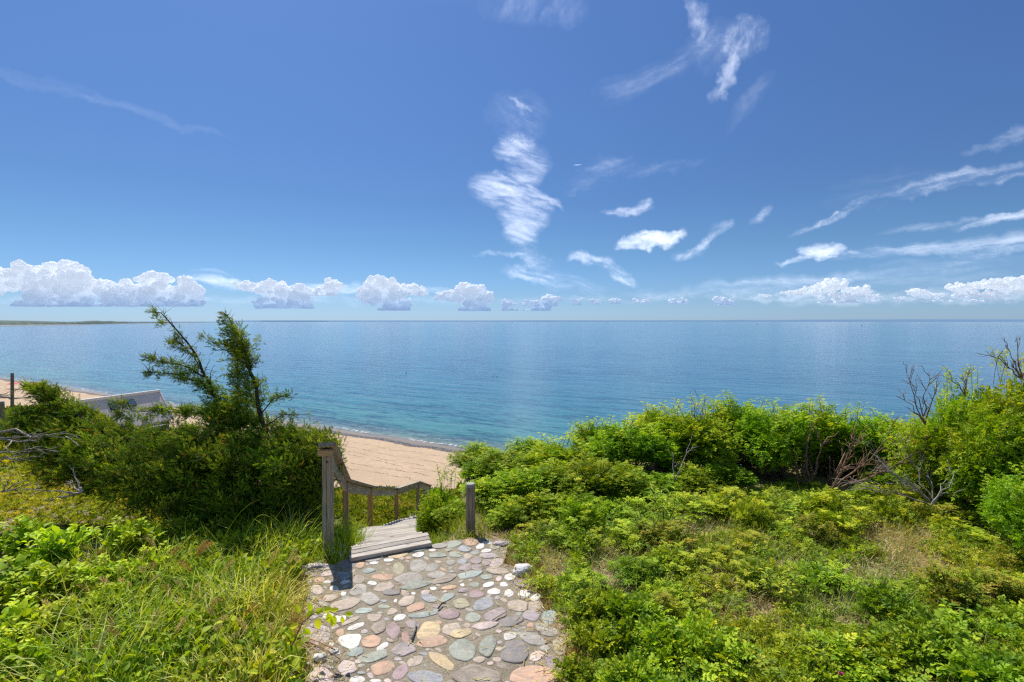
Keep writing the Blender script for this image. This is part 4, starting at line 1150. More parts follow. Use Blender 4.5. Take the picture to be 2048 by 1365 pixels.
for i in range(5000):
    if placed >= 125: break
    y = 3.35 + 4.6 * pr.random() ** 1.1; x = pr.uniform(path_edge_right(y) + .12, y * 1.06)
    px, py = unproj(x, y, .1)
    if px > 2120 or bare_at(px, py): continue
    big = y < 4.25
    w = pr.uniform(.55, 1.0)
    if x < path_edge_right(y) + .30: w = .42
    if not big and pr.random() < .22 and y < 6.6 and px > 1250: fam, nm, lab = RRd, 'reddish_rose_bush', 'low rose bush with reddish young leaves among the green ground cover'
    elif big: fam, nm, lab = RL, 'rose_bush', 'low rose bush with large crinkled leaves at the bottom, right of the path'
    else: fam, nm, lab = RSm, 'low_rose_bush', 'low small-leaved rose bush in the undergrowth right of the path'
    h_ = pr.uniform(.5, 1.05)
    if y > 4.4: h_ *= .85
    if px > 1650 and y > 5: h_ *= 1.15
    if py < 1100 and px < 1200: h_ *= .9
    put_shrub(pr.choice(fam), (None, None), nm, (x, y, float(zground(x, y)) - .01), pr.uniform(0, 6.28), (w, w, w * h_ * 1.0), lab, 'rose bush', lab.split(' in the')[0].split(' among')[0].split(' near')[0] + ' repeats')
    placed += 1
for i, (x_, y_, w_, h_) in enumerate(RSK):
    if bare_at(*unproj(x_, y_, .05)): continue
    ux, uy = unproj(x_, y_, 0)
    if 1480 < ux < 1730 and y_ > 6.8: continue
    put_shrub(RSm[i % 4], (None, None), 'low_shrub', (x_, y_, float(zground(x_, y_)) - .02), i * 1.37, (w_ / .36, w_ / .34, h_ / .33), 'knee-high leafy shrub between the ground cover and the thicket', 'shrub', 'knee-high shrubs before the thicket')
# the dark glossy rose clump that overhangs the path's right edge
for k, (px, py, Y_, w) in enumerate([(1190, 1205, 4.35, .75), (1175, 1275, 3.95, .62), (1255, 1240, 4.15, .85), (1330, 1290, 3.85, .75), (1165, 1330, 3.62, .5), (1250, 1330, 3.6, .7), (1420, 1300, 3.8, .8)]):
    t = P(px, py, Y_)
    put_shrub(RL[k % 3], (None, None), 'rose_bush', (t.x, Y_, -.03), k * 1.3, (w, w, w * 1.0), 'dark glossy rose bush hanging over the right edge of the stone path', 'rose bush', 'glossy rose bushes at the path edge')

# straw litter, dry grass and green grass
def scatter_blades(name, label, mat, pts, length, width, tint, cat, bends=(.4, .9, 1.4), lean=.35, kind='stuff'):
    a = Acc(); n = len(pts); rot = rng.uniform(0, 6.283, n)
    R = rotz(rot)
    # random lean
    lx = rng.normal(size=n) * lean; ly = rng.normal(size=n) * lean
    T_ = np.zeros((n, 3, 3)); T_[:, 0, 0] = 1; T_[:, 1, 1] = 1; T_[:, 2, 2] = 1; T_[:, 0, 2] = lx; T_[:, 1, 2] = ly
    R = np.einsum('nij,njk->nik', T_, R)
    tm = [blade_t(b_, 4, 1.0) for b_ in bends]
    sc = np.stack([width, length, length], -1)
    for j, t in enumerate(tm):
        mk = np.arange(n) % len(tm) == j
        a.add(t, pts[mk], R[mk], sc[mk], tint[mk], rng.uniform(.2, 1, mk.sum()))
    o = link(name, a.mesh(name), mat)
    return tag(o, label, cat, kind=kind)
def region_pts(n, f, zoff=-.02):
    out = f(n); z = zground(out[:, 0], out[:, 1]) + zoff
    return np.column_stack([out, z])
def right_area(n):
    y = 3.3 + 4.4 * rng.random(n) ** 1.15; e = np.interp(y, [3.3, 3.8, 4.3, 4.75, 4.9, 5.3, 5.6, 6.0], [.50, .50, .46, .36, .14, .10, .02, -.05])
    x = e + (y * 1.08 - e) * rng.random(n)
    return np.column_stack([x, y])
pts = region_pts(24000, right_area); k = len(pts)
nz = vnoise(pts[:, 0], pts[:, 1], 1.6, 9)
pts = pts[nz > .25]; k = len(pts)
scatter_blades('dry_grass', 'dry straw-coloured grass between the low roses', M_DRY, pts, rng.uniform(.06, .22, k), rng.uniform(.004, .008, k), rng.random(k), 'dry grass', (.5, 1.1, 1.7), .55)
def right_edge(n):
    y = 3.4 + 2.75 * rng.random(n); e = np.interp(y, [3.3, 3.8, 4.3, 4.75, 4.9, 5.3, 5.6, 6.0], [.40, .40, .38, .29, .07, .05, -.05, -.12])
    return np.column_stack([e + np.abs(rng.normal(size=n)) * .16, y])
pts = region_pts(6500, right_edge); k = len(pts)
scatter_blades('dry_grass', 'brown dry grass fringe along the right edge of the path', M_DRY, pts, rng.uniform(.06, .15, k), rng.uniform(.004, .009, k), rng.random(k) * .8, 'dry grass', (.6, 1.2, 1.8), .8)
pts = region_pts(9000, right_area); nz = vnoise(pts[:, 0], pts[:, 1], 1.1, 19); pts = pts[nz > .42]; k = len(pts)
scatter_blades('green_grass', 'thin green grass growing among the low roses', M_GRASS, pts, rng.uniform(.10, .30, k), rng.uniform(.004, .008, k), np.clip(rng.normal(.45, .22, k), 0, 1), 'grass')
# flat litter sticks
pts = region_pts(7000, right_area, .0); k = len(pts)
a = Acc(); st = Tmpl([(-.5, -.5, 0), (.5, -.5, 0), (.5, .5, 0), (-.5, .5, 0)], [[0, 1, 2, 3]])
R = frames(np.column_stack([rng.normal(size=(k, 2)), rng.normal(size=k) * .15]), rand_ups(k, .3))
pts[:, 2] += rng.uniform(.006, .03, k)
a.add(st, pts, R, np.stack([rng.uniform(.004, .012, k), rng.uniform(.03, .16, k), np.ones(k)], -1), rng.random(k) ** .7)
tag(link('litter', a.mesh('litter'), M_DRY), 'pale dead stems and leaf litter lying on the bare soil', 'litter', kind='stuff')
# small leaves of mixed ground cover
pts = region_pts(42000, right_area, 0.); nz = vnoise(pts[:, 0], pts[:, 1], 2.1, 29)
px_, py_ = unproj(pts[:, 0], pts[:, 1]); bm_ = np.array([bare_at(a_, b_) for a_, b_ in zip(px_, py_)])
pts = pts[(nz > .40) & ~bm_]; k = len(pts)
hump = vnoise(pts[:, 0], pts[:, 1], 3.1, 33)
pts[:, 2] += rng.uniform(.01, 1.0, k) ** .6 * (.04 + .13 * hump ** 1.5)
a = Acc(); R = frames(rand_dirs(k, .3), rand_ups(k, .45))
for j in range(3):
    mk = np.arange(k) % 3 == j
    a.add(CS[j], pts[mk], R[mk], rng.uniform(.045, .085, mk.sum()), np.clip(rng.normal(.55, .2, mk.sum()) + .3 * (hump[mk] - .4), 0, 1), rng.random(mk.sum()))
tag(link('ground_cover', a.mesh('ground_cover'), M_ROSE), 'mixed low green ground cover on the right of the path', 'ground cover', kind='stuff')

pts = []
while len(pts) < 420:
    zx_, zy_ = rng.uniform(140, 1900), rng.uniform(10, 980)
    if not in_path(zx_, zy_): continue
    ed = min(abs(zx_ - np.interp(zy_, [170, 330, 520, 620, 941], [170, 185, 160, 130, 150])), abs(zx_ - np.interp(zy_, [0, 150, 235, 420, 465, 480, 941], [1530, 1480, 1650, 1735, 1745, 1900, 1900])))
    if rng.random() < math.exp(-ed / 90) + .03: pts.append(tuple(G(*zm(zx_, zy_), .012)))
pts = np.array(pts); k = len(pts); pts[:, 2] += rng.uniform(0, .008, k)
a = Acc(); R = frames(np.column_stack([rng.normal(size=(k, 2)), rng.normal(size=k) * .08]), rand_ups(k, .15))
a.add(st, pts, R, np.stack([rng.uniform(.002, .007, k), rng.uniform(.012, .08, k), np.ones(k)], -1), rng.random(k))
a.add(leaf_q(1, .5, .2), pts[:110], R[:110], rng.uniform(.015, .03, 110), rng.random(110) * .6)
tag(link('litter', a.mesh('path_litter'), M_DRY), 'dry stems and dead leaves scattered on the edges of the path', 'litter', kind='stuff')

# narrow-leaved tall plant and a pink rose
def stem_plant(base, h, n, L_, W_, label, name, mat, lean=(0, 0), nst=4, sd=0, hang=-.15, group=None):
    r = random.Random(sd); a = Acc(); s_ = Acc()
    lt = leaf_t(1, W_, .05, .30, True)
    for q_ in range(nst):
        b0 = Vector((r.uniform(-.08, .08), r.uniform(-.08, .08), -.03)); tip = Vector((r.uniform(-.22, .22) + lean[0], r.uniform(-.18, .18) + lean[1], h * r.uniform(.7, 1)))
        pts = wiggle(b0, tip, 5, .02, r.random()); s_.add(tube_tmpl(pts, [.006, .0055, .005, .004, .003, .002], 5), [(0, 0, 0)])
        for i in range(n):
            t = .25 + .75 * i / n; kk = min(4, int(t * 5)); p = pts[kk].lerp(pts[kk + 1], t * 5 - kk)
            ang = i * 2.39 + q_
            d = np.array([[math.cos(ang), math.sin(ang), r.uniform(hang, .6)]])
            a.add(lt, [tuple(p)], frames(d, np.array([[0, 0, 1.0]])), [L_ * r.uniform(.7, 1.1) * (1.1 - .4 * t)], [r.random()], [r.random()])
    o = empty(name, base, 0, label, 'plant', group)
    link('foliage', a.mesh(name + '_foliage'), mat, o); link('stem', s_.mesh(name + '_stem', True), mat, o)
    return o
branch_thing('dead_branch', P(5, 985, 6.4), [P(50, 960, 6.5), P(20, 955, 6.5), P(70, 970, 6.5)], .011, M_GREYBARK, 'thin bleached twigs on the pale slope at the left edge', 'dead branch', 4, 61)
branch_thing('dead_branch', P(395, 1320, 3.95), [P(470, 1275, 4.1), P(480, 1265, 4.15)], .006, M_GREYBARK, 'pale dry stick slanting through the grass near the bottom left', 'dead branch', 2, 63)
branch_thing('dead_branch', P(55, 1095, 5.1), [P(132, 1090, 5.1), P(98, 1085, 5.1)], .008, M_GREYBARK, 'thin bare twig lying across the broad-leaved shrubs at left', 'dead branch', 2, 65)
b0 = G(1325, 1062); stem_plant((b0.x, b0.y, -.03), .68, 22, .17, .14, 'tall plant with long narrow yellow-green leaves in front of the thicket', 'narrow_leaved_plant', M_MILK, nst=7, sd=2)
b0 = G(1570, 1210); stem_plant((b0.x, b0.y, -.03), .36, 20, .10, .30, 'upright leafy green weed rising from the ground cover in the middle right', 'leafy_weed', M_BROAD, nst=5, sd=4)
b0 = G(1580, 1050); stem_plant((b0.x, b0.y, -.03), .5, 14, .09, .45, 'small yellow-green sapling in front of the dark hollow', 'sapling', M_MILK, nst=3, sd=6)
b0 = G(1300, 1085); stem_plant((b0.x, b0.y, -.03), .42, 26, .10, .16, 'bushy green stalks standing in the grass left of the bare soil', 'leafy_weed', M_ROSE, nst=6, sd=8)
b0 = G(1905, 1262); stem_plant((b0.x, b0.y, -.03), .30, 16, .11, .5, 'leafy shoot on a brown stick near the right edge', 'leafy_weed', M_BROAD, nst=3, sd=10)
for k, (px, py, Y_, lab) in enumerate([(1305, 940, 7.9, 'pink rose bloom among the thicket leaves above the narrow-leaved plant'), (1680, 1352, 3.55, 'pink rose bloom at the bottom edge of the picture')]):
    a = Acc()
    for j in range(9):
        ang = j * 2.4; d = np.array([[math.cos(ang), math.sin(ang), .5 + .15 * j]])
        a.add(leaf_t(1, .95, .18, -.25, True), [(0, 0, 0)], frames(d, np.array([[0, 0, 1.0]])), [.045 if k == 0 else .03])
    o = link('rose_bloom', a.mesh('rose_bloom'), M_PINK); o.location = P(px, py, Y_); tag(o, lab, 'flower')

# ------------------------------------------------------------------ left foreground
LB = [Tmpl(leaf_t(1, .62, .10, .28, True).V, leaf_t(1, .62, .1, .2, True).faces()), leaf_t(1, .52, .12, .45, True), leaf_t(1, .7, .06, .15, True)]
BV = [shrub_meshes('broadleaf', 620, .42, .40, .55, LB, .105, 90 + k, sky_spikes=7, stems=18, up=.9, lumps=7, shell=.45, stem_r=.006) for k in range(3)]
for m_ in BV: m_[0].materials.append(M_BROAD); m_[1].materials.append(M_BROWNTWIG)
BROADLEFT = 1
BL = [(30, 1050, 5.5, .9, 'broad-leaved shrub at the left edge below the pale slope'), (130, 1062, 5.2, .8, 'broad-leaved shrub with shoots in front of the juniper, left'), (245, 1050, 5.4, .8, 'broad-leaved shrub against the dark foot of the juniper'),
      (10, 1130, 4.7, .9, 'bright broad-leaved shrub at the left edge, mid height of the undergrowth'), (100, 1140, 4.6, .85, 'broad-leaved shrub in the middle of the left undergrowth'), (200, 1130, 4.8, .8, 'broad-leaved shrub left of the tall grass'),
      (20, 1225, 4.1, .85, 'bright large-leaved shrub low at the left edge'), (120, 1235, 4.05, .7, 'large-leaved shrub beside brown seed heads'), (30, 1310, 3.7, .6, 'large-leaved shrub in the bottom left corner'), (300, 1105, 5.1, .6, 'small broad-leaved shrub among the grass right of the left shrubs'), (210, 1215, 4.3, .55, 'small bright shrub between grass blades, lower left')]
for i, (px, py, Y_, w, lab) in enumerate(BL):
    t = P(px, py, Y_); g = float(zground(t.x, Y_)) - .03
    put_shrub(BV[i % 3], (None, None), 'broad_leaved_shrub', (t.x, Y_, g), i * 1.9, (w, w, max(.35, (t.z - g)) / .54), lab, 'shrub', 'broad-leaved shrubs at the left')
def left_area(n):
    y = 3.35 + 2.7 * rng.random(n); e = np.interp(y, [3.3, 3.7, 4.1, 4.6, 5.1, 5.5, 6.1], [-1.35, -1.42, -1.66, -1.86, -2.02, -2.16, -1.98])
    x = e - np.abs(rng.normal(size=n)) * 1.15
    return np.column_stack([x, y])
pts = region_pts(8800, left_area); k = len(pts)
nz = vnoise(pts[:, 0], pts[:, 1], 2.0, 3)
L_ = rng.uniform(.10, .50, k) * (.6 + .8 * nz)
L_ *= np.clip((np.interp(pts[:, 1], [3.3, 3.7, 4.1, 4.6, 5.1, 5.5, 6.1], [-1.35, -1.42, -1.66, -1.86, -2.02, -2.16, -1.98]) - pts[:, 0]) / .35, .35, 1)
tt = np.clip(rng.normal(.55, .24, k) + (nz - .5) * .4 + .34 * np.clip((4.5 - pts[:, 1]) / .6, 0, 1) * np.clip((pts[:, 0] + 2.7) / .5, 0, 1), 0, 1)
scatter_blades('tall_grass', 'tall green and straw-coloured grass left of the stone path', M_GRASS, pts, L_, rng.choice([.006, .009, .013, .018], k), tt, 'grass', (.5, 1.0, 1.6, 2.2), .34)
# grass and weeds around the posts and between railing and landing
def post_area(n):
    y = 5.35 + 1.6 * rng.random(n); return np.column_stack([-2.35 + .55 * rng.random(n) - .10 * (y - 5.4), y])
pts = region_pts(1500, post_area); k = len(pts)
scatter_blades('tall_grass', 'grass clump growing around the foot of the large railing post', M_GRASS, pts, rng.uniform(.12, .42, k), rng.uniform(.005, .010, k), np.clip(rng.normal(.4, .2, k), 0, 1), 'grass', (.4, 1., 1.6), .3)
def rpost_area(n):
    y = 5.95 + 1.3 * rng.random(n); return np.column_stack([-1.0 + .75 * rng.random(n) + .0 * y, y])
pts = region_pts(1500, rpost_area); k = len(pts)
scatter_blades('green_grass', 'short bright grass between the landing and the short round post', M_GRASS, pts, rng.uniform(.08, .26, k), rng.uniform(.005, .009, k), np.clip(rng.normal(.5, .2, k), 0, 1), 'grass', (.4, 1., 1.6), .3)
# small leafy weeds in the grass
pts = region_pts(9500, left_area, 0.); pts = pts[(vnoise(pts[:, 0], pts[:, 1], 2.4, 31) > .34)]; k = len(pts)
pts[:, 2] += rng.uniform(.02, .24, k); pts = pts[pts[:, 0] < np.interp(pts[:, 1], [3.3, 3.7, 4.1, 4.6, 5.1, 5.5, 6.1], [-1.45, -1.5, -1.75, -1.95, -2.1, -2.2, -2.0])]; k = len(pts)
a = Acc(); R = frames(rand_dirs(k, .7), rand_ups(k, .6))
for j in range(3):
    mk = np.arange(k) % 3 == j
    a.add(LB[j], pts[mk], R[mk], rng.uniform(.035, .085, mk.sum()), np.clip(rng.normal(.55, .22, mk.sum()), 0, 1), rng.random(mk.sum()))
tag(link('ground_cover', a.mesh('left_weeds'), M_BROAD), 'leafy green weeds growing through the grass on the left', 'ground cover', kind='stuff')
def left_edge(n):
    y = 3.35 + 2.1 * rng.random(n); e = np.interp(y, [3.3, 3.7, 4.1, 4.6, 5.1, 5.5], [-1.33, -1.42, -1.62, -1.83, -2.0, -2.15])
    return np.column_stack([e - np.abs(rng.normal(size=n)) * .20 + .11, y])
pts = region_pts(5200, left_edge); k = len(pts)
scatter_blades('dry_grass', 'brown dry grass fringe along the left edge of the path', M_DRY, pts, rng.uniform(.06, .17, k), rng.uniform(.004, .009, k), rng.random(k), 'dry grass', (.6, 1.2, 1.8), .8)
# seed heads
def seed_head(sd):
    r = random.Random(sd); a = Acc(); h = 1.0
    pts = [Vector((0, .35 * t ** 2.2, t * .92)) for t in [0, .25, .5, .75, 1.0]]
    parts = [(tube_tmpl(pts, [.006, .005, .0045, .004, .003], 4, 1.0), np.eye(4))]
    for i in range(46):
        t = .70 + .30 * i / 46; p = np.array([0, .35 * t ** 2.2, t * .92]); ang = i * 2.4; w = .026 * math.sin(math.pi * min(1, (1.03 - t) / .29)) + .004
        q_ = p + np.array([math.cos(ang) * w, math.sin(ang) * w * .7, -.01])
        parts.append((leaf_q(1, .42, .0), Mx(q_, (math.cos(ang) * .75, math.sin(ang) * .5 + .5, .75), (1, 0, .2), .075)))
    return join_tmpl(parts)
SH = [seed_head(k) for k in range(2)]
SHM = []
for k, t in enumerate(SH):
    a = Acc(); a.add(t, [(0, 0, 0)], tint=[.25 + .4 * k]); me = a.mesh('seed_head'); me.materials.append(M_DRY); SHM.append(me)
r_ = random.Random(17)
SPOT = [(110, 1265, 1), (235, 1165, 1), (325, 1085, 1), (420, 1150, 0), (400, 1190, 1), (300, 1240, 1), (150, 1215, 0), (60, 1300, 1), (340, 1340, 1), (250, 1330, 0), (470, 1060, 1), (545, 1050, 1), (565, 1035, 0), (360, 1060, 1), (350, 1035, 1),
        (410, 1290, 0), (500, 1330, 1), (560, 1320, 1), (590, 1290, 0), (180, 1350, 1), (520, 1130, 0), (130, 1180, 1), (290, 1130, 0), (380, 1230, 1), (480, 1250, 0), (450, 1310, 1), (80, 1225, 0), (310, 1290, 1), (200, 1270, 1), (365, 1100, 0)]
_rs = random.Random(8)
SPOT = [q_ for q_ in SPOT if q_[1] > 1080]
SPOT += [(_rs.uniform(120, 610), _rs.uniform(1090, 1350), _rs.randrange(2)) for _ in range(34)]
for px, py, kk in SPOT:
    Y_ = float(np.interp(py, [1035, 1150, 1365], [5.9, 4.75, 3.75])); t = P(px, py, Y_)
    hgt = r_.uniform(.35, .6) * (1.0 if py < 1250 else .8)
    g = float(zground(t.x, Y_)); hgt = max(.34, t.z - g + .12)
    o = link('seed_head', SHM[kk], None); o.location = (t.x, Y_, g - .02); o.rotation_euler = (r_.uniform(-.2, .2), r_.uniform(-.2, .2), r_.uniform(0, 6.28)); o.scale = (1.1, 1.1 * hgt / .6, hgt)
    o.scale = (hgt * 1.25,) * 2 + (hgt,)
    tag(o, 'grass stalk with a brown feathery seed head in the left undergrowth', 'grass stalk', 'brown grass seed heads')
# long arching green blades seen against the juniper
ARC = [((480, 1110), (510, 985), (560, 1055)), ((430, 1120), (470, 1010), (520, 1000)), ((560, 1130), (590, 1080), (640, 1060)), ((585, 1140), (600, 1050), (640, 1045)), ((540, 1120), (545, 1060), (510, 1040))]
a = Acc()
for k, (p0, p1, p2) in enumerate(ARC):
    Y_ = 5.5; A_, B_, C_ = P(*p0, Y_), P(*p1, Y_ - .1), P(*p2, Y_ - .2)
    pp = [(A_ * (1 - t) ** 2 + B_ * 2 * t * (1 - t) + C_ * t * t) for t in [i / 10 for i in range(11)]]
    a.add(tube_tmpl(pp, [.005 * (1.05 - i / 10) for i in range(11)], 4, 0.0), [(0, 0, 0)], tint=[.5])
tag(link('arching_grass', a.mesh('arching_grass'), M_GRASS), 'long arching green grass blades in front of the juniper', 'grass', kind='stuff')
# leafy twig hanging over the path from the left
tw = [P(585, 1290, 3.75), P(605, 1245, 3.8), P(630, 1225, 3.85), P(655, 1222, 3.88), P(680, 1232, 3.9), P(694, 1228, 3.92)]
acc = Acc(); acc.add(tube_tmpl([p - tw[0] for p in tw], [.005, .0045, .004, .003, .002, .0015], 5), [(0, 0, 0)])
root = empty('leafy_twig', tw[0], 0, 'leafy green twig arching over the left edge of the stone path', 'twig')
link('stem', acc.mesh('twig_stem', True), M_BROWNTWIG, root)
acc = Acc(); rr = random.Random(3)
for (px, py, dx, dy, s_) in [(600, 1225, -.5, .9, .07), (612, 1235, .7, .6, .075), (622, 1222, -.1, 1, .07), (632, 1228, .5, .5, .075), (645, 1222, .9, .2, .075), (636, 1236, .1, -1, .085), (655, 1226, .35, -.95, .085), (668, 1230, .0, -1, .085), (684, 1232, .2, -1, .06), (662, 1222, .9, .3, .06), (690, 1229, 1, .1, .06), (597, 1250, -.8, -.2, .08), (606, 1258, .6, -.5, .075), (590, 1270, -.7, .4, .08)]:
    p = P(px, py, 3.86) - tw[0]
    acc.add(leaf_t(1, .60, .08, .25, True), [tuple(p)], frames(np.array([[dx, rr.uniform(-.3, .1), dy]]), np.array([[rr.uniform(-.3, .3), -.7, .6]])), [s_], [rr.uniform(.55, .95)], [.8])
link('foliage', acc.mesh('twig_leaves'), M_BROAD, root)
# twigs lying on the path
def lying(name, pts, r, mat, label):
    W_ = [G(px, py) + Vector((0, 0, r + .014 + z)) for px, py, z in pts]
    a = Acc(); a.add(tube_tmpl([p - W_[0] for p in W_], [r * (1.15 - .5 * i / len(W_)) for i in range(len(W_))], 6), [(0, 0, 0)])
    o = link(name, a.mesh(name, True), mat); o.location = W_[0]; return tag(o, label, 'twig')
lying('twig', [(823, 1284, 0), (827, 1272, .006), (830, 1262, .008), (832, 1252, .012)], .008, M_GREYBARK, 'short pale brown twig lying on the path next to a dark purple stone')
lying('twig', [(876, 1222, 0), (884, 1213, .006), (893, 1212, .004)], .006, simple_mat('black_twig', (.03, .025, .02)), 'small black twig lying in the middle of the path')
lying('straw_stalk', [(600, 1278, .01), (640, 1295, .02), (670, 1307, .01)], .004, M_DRY, 'long dry stalk lying over the left edge of the path')
lying('straw_stalk', [(612, 1288, .01), (650, 1310, .03), (680, 1326, .01)], .003, M_DRY, 'second, lower dry stalk lying over the left edge of the path')
lying('twig', [(985, 1245, 0), (1000, 1236, .004), (1014, 1229, .006)], .004, M_GREYBARK, 'thin pale twig lying on the right half of the path')
# loose rocks
def rock(name, px, py, sx_, sy_, sz, mat, label, sd=1, rz=0):
    bm = bmesh.new(); bmesh.ops.create_icosphere(bm, subdivisions=4, radius=1)
    for v in bm.verts:
        n_ = mnoise.fractal(v.co * 1.6 + Vector((sd * 3.1, 0, 0)), .8, 2.1, 5)
        v.co *= 1 + .26 * n_
        v.co = Vector((v.co.x * sx_, v.co.y * sy_, v.co.z * sz))
    me = bpy.data.meshes.new(name); bm.to_mesh(me); bm.free()
    for pl in me.polygons: pl.use_smooth = True
    o = link(name, me, mat); p = G(px, py); o.location = (p.x, p.y, sz * .45); o.rotation_euler[2] = rz
    return tag(o, label, 'rock')
rock('white_rock', 1046, 1147, .105, .075, .065, SM['W'], 'knobbly white rock on the right edge of the path', 3, .3)
rock('white_rock', 626, 1136, .15, .05, .025, SM['p'], 'flat pale rock at the left edge of the path beside the grass', 4, .2)
rock('white_rock', 1000, 1090, .09, .05, .025, SM['p'], 'flat pale stone at the top right corner of the path', 6)
rock('white_rock', 640, 1320, .05, .04, .03, SM['W'], 'small white rock at the lower left edge of the path', 7)
rock('white_rock', 668, 1305, .035, .03, .02, SM['W'], 'tiny white rock next to the dry stalks at the lower left of the path', 8)

# ------------------------------------------------------------------ vegetation on the slopes
def tuft(sd, n=14):
    r = random.Random(sd); parts = []
    for i in range(n):
        ang = i * 2.4 + r.random(); el = r.uniform(.1, 1.3)
        d = (math.cos(ang) * math.cos(el), math.sin(ang) * math.cos(el), math.sin(el))
        parts.append((leaf_q(1, .42, .15), Mx((d[0] * .25, d[1] * .25, .15 + d[2] * .25), d, (r.uniform(-.4, .4), r.uniform(-.4, .4), 1), r.uniform(.35, .65))))
    return join_tmpl(parts)
TU = [tuft(k) for k in range(4)]
def slope_pts(n, u0, u1, y0, y1, pw=1.0):
    u = rng.uniform(u0, u1, n); y = y0 * (y1 / y0) ** (rng.random(n) ** pw)
    return np.column_stack([u * y, y])
def slope_cover(name, label, P2, smin, smax, tmean, avoid_stairs=True, mat=M_SLOPE):
    z = zground(P2[:, 0], P2[:, 1]); s = shore_s(P2[:, 0], P2[:, 1])
    ok = z > -16.6
    ok &= vnoise(P2[:, 0], P2[:, 1], .6, 41) > (.22 if avoid_stairs else .05)
    if avoid_stairs:
        xs = np.interp(P2[:, 1], SLY, SLX); ok &= ~((P2[:, 0] > xs - .12) & (P2[:, 0] < xs + 1.05))
        # keep plants below the line of the treads close to the stair
        near = (P2[:, 0] > xs - .6) & (P2[:, 0] < xs + 1.5)
    P2 = P2[ok]; z = z[ok]; k = len(P2)
    size = rng.uniform(smin, smax, k) * np.clip(P2[:, 1] / 12, .55, 2.6)
    if avoid_stairs: size = np.where(near[ok], np.minimum(size, .11), size)
    tn = np.clip(tmean + (vnoise(P2[:, 0], P2[:, 1], .35, 51) - .5) * .6 + rng.normal(size=k) * .14, 0, 1 if avoid_stairs else .86)
    a = Acc(); R = rotz(rng.uniform(0, 6.28, k))
    for j, t in enumerate(TU):
        mk = np.arange(k) % 4 == j
        a.add(t, np.column_stack([P2, z - .02])[mk], R[mk], np.stack([size, size, size * rng.uniform(.6, 1.1, k)], -1)[mk], tn[mk], rng.random(mk.sum()))
    return tag(link(name, a.mesh(name), mat), label, 'ground cover', kind='stuff')
slope_cover('slope_vegetation', 'low yellow-green plants covering the bluff beside the stairs', slope_pts(13000, -.44, -.10, 6.6, 58, .75), .10, .24, .55)
slope_cover('slope_vegetation', 'low yellow-green plants covering the slope at the far left', slope_pts(26000, -1.25, -.42, 6.3, 52, .8), .08, .20, .42, False)
slope_cover('slope_vegetation', 'low scrub on the bluff behind the right thicket', slope_pts(2500, -.1, 1.1, 9.5, 30), .2, .35, .4, False)
slope_cover('slope_vegetation', 'dune scrub around the beach house', np.column_stack([rng.uniform(-100, -22, 3500), rng.uniform(45, 88, 3500)]), .10, .2, .45, False)

# ------------------------------------------------------------------ beach house
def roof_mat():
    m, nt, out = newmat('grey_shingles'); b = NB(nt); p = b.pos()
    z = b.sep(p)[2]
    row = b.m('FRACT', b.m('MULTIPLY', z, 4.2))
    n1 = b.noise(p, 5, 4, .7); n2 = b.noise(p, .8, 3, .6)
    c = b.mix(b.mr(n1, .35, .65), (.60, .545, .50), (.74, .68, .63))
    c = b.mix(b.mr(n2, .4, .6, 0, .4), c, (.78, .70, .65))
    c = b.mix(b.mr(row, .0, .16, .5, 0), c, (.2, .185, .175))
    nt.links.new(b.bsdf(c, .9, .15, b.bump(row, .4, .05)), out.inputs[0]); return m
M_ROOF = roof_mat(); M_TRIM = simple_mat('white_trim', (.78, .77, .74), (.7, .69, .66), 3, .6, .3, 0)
M_WALL = simple_mat('grey_shingle_wall', (.19, .175, .165), (.13, .12, .115), 4, .9, .1, .3)
M_GLASS, nt_, out_ = newmat('window_glass'); b_ = NB(nt_); nt_.links.new(b_.bsdf((.10, .15, .22), .08, .8), out_.inputs[0])
M_DARK = simple_mat('dark_frame', (.02, .02, .022))
rz_ = -9.7
RR_ = P(318, 783, (EYE - rz_) * F / 140)            # far end of the ridge
RL_ = P(145, 806, (EYE - rz_) * F / 163)            # nearer point of the ridge
rd = (RR_ - RL_); rd.z = 0; rd.normalize(); pd = Vector((rd.y, -rd.x, 0))
RL2 = RR_ - rd * 17.0
# eave: where the rake reaches photo position 346,836
u = (346 - 1024) / F
t = (u * RR_.y - RR_.x) / (pd.x - u * pd.y)
ER = RR_ + pd * t; ER.z = EYE - (838 - 643) / F * ER.y
drop = ER.z - RR_.z
slope_v = (pd * t + Vector((0, 0, drop)))
ext = 1.0
EL = RL2 + slope_v * ext
house = empty('beach_house', (RR_.x, RR_.y, -16.3), 0, 'grey shingled beach house below the juniper, two skylights in its roof', 'house')
def hmesh(name, V, Fc, mat, parent=house, loc=None):
    base = house.location
    me = bpy.data.meshes.new(name); me.from_pydata([tuple(Vector(v) - base) for v in V], [], Fc); me.materials.append(mat)
    o = bpy.data.objects.new(name, me); COL.objects.link(o); o.parent = parent; return o
back = -pd * t * 1.0 + Vector((0, 0, drop))
nrm = rd.cross(slope_v).normalized()
if nrm.z < 0: nrm = -nrm
th = Vector((0, 0, -.18))
V = [RL2, RR_, ER, EL, RR_ + back, RL2 + back]; V += [v + th for v in V]
hmesh('roof', V, [[0, 3, 2, 1], [0, 1, 4, 5], [6, 7, 8, 9], [6, 11, 10, 7], [1, 2, 8, 7], [1, 7, 10, 4], [3, 9, 8, 2], [0, 6, 9, 3], [5, 4, 10, 11], [0, 5, 11, 6]], M_ROOF)
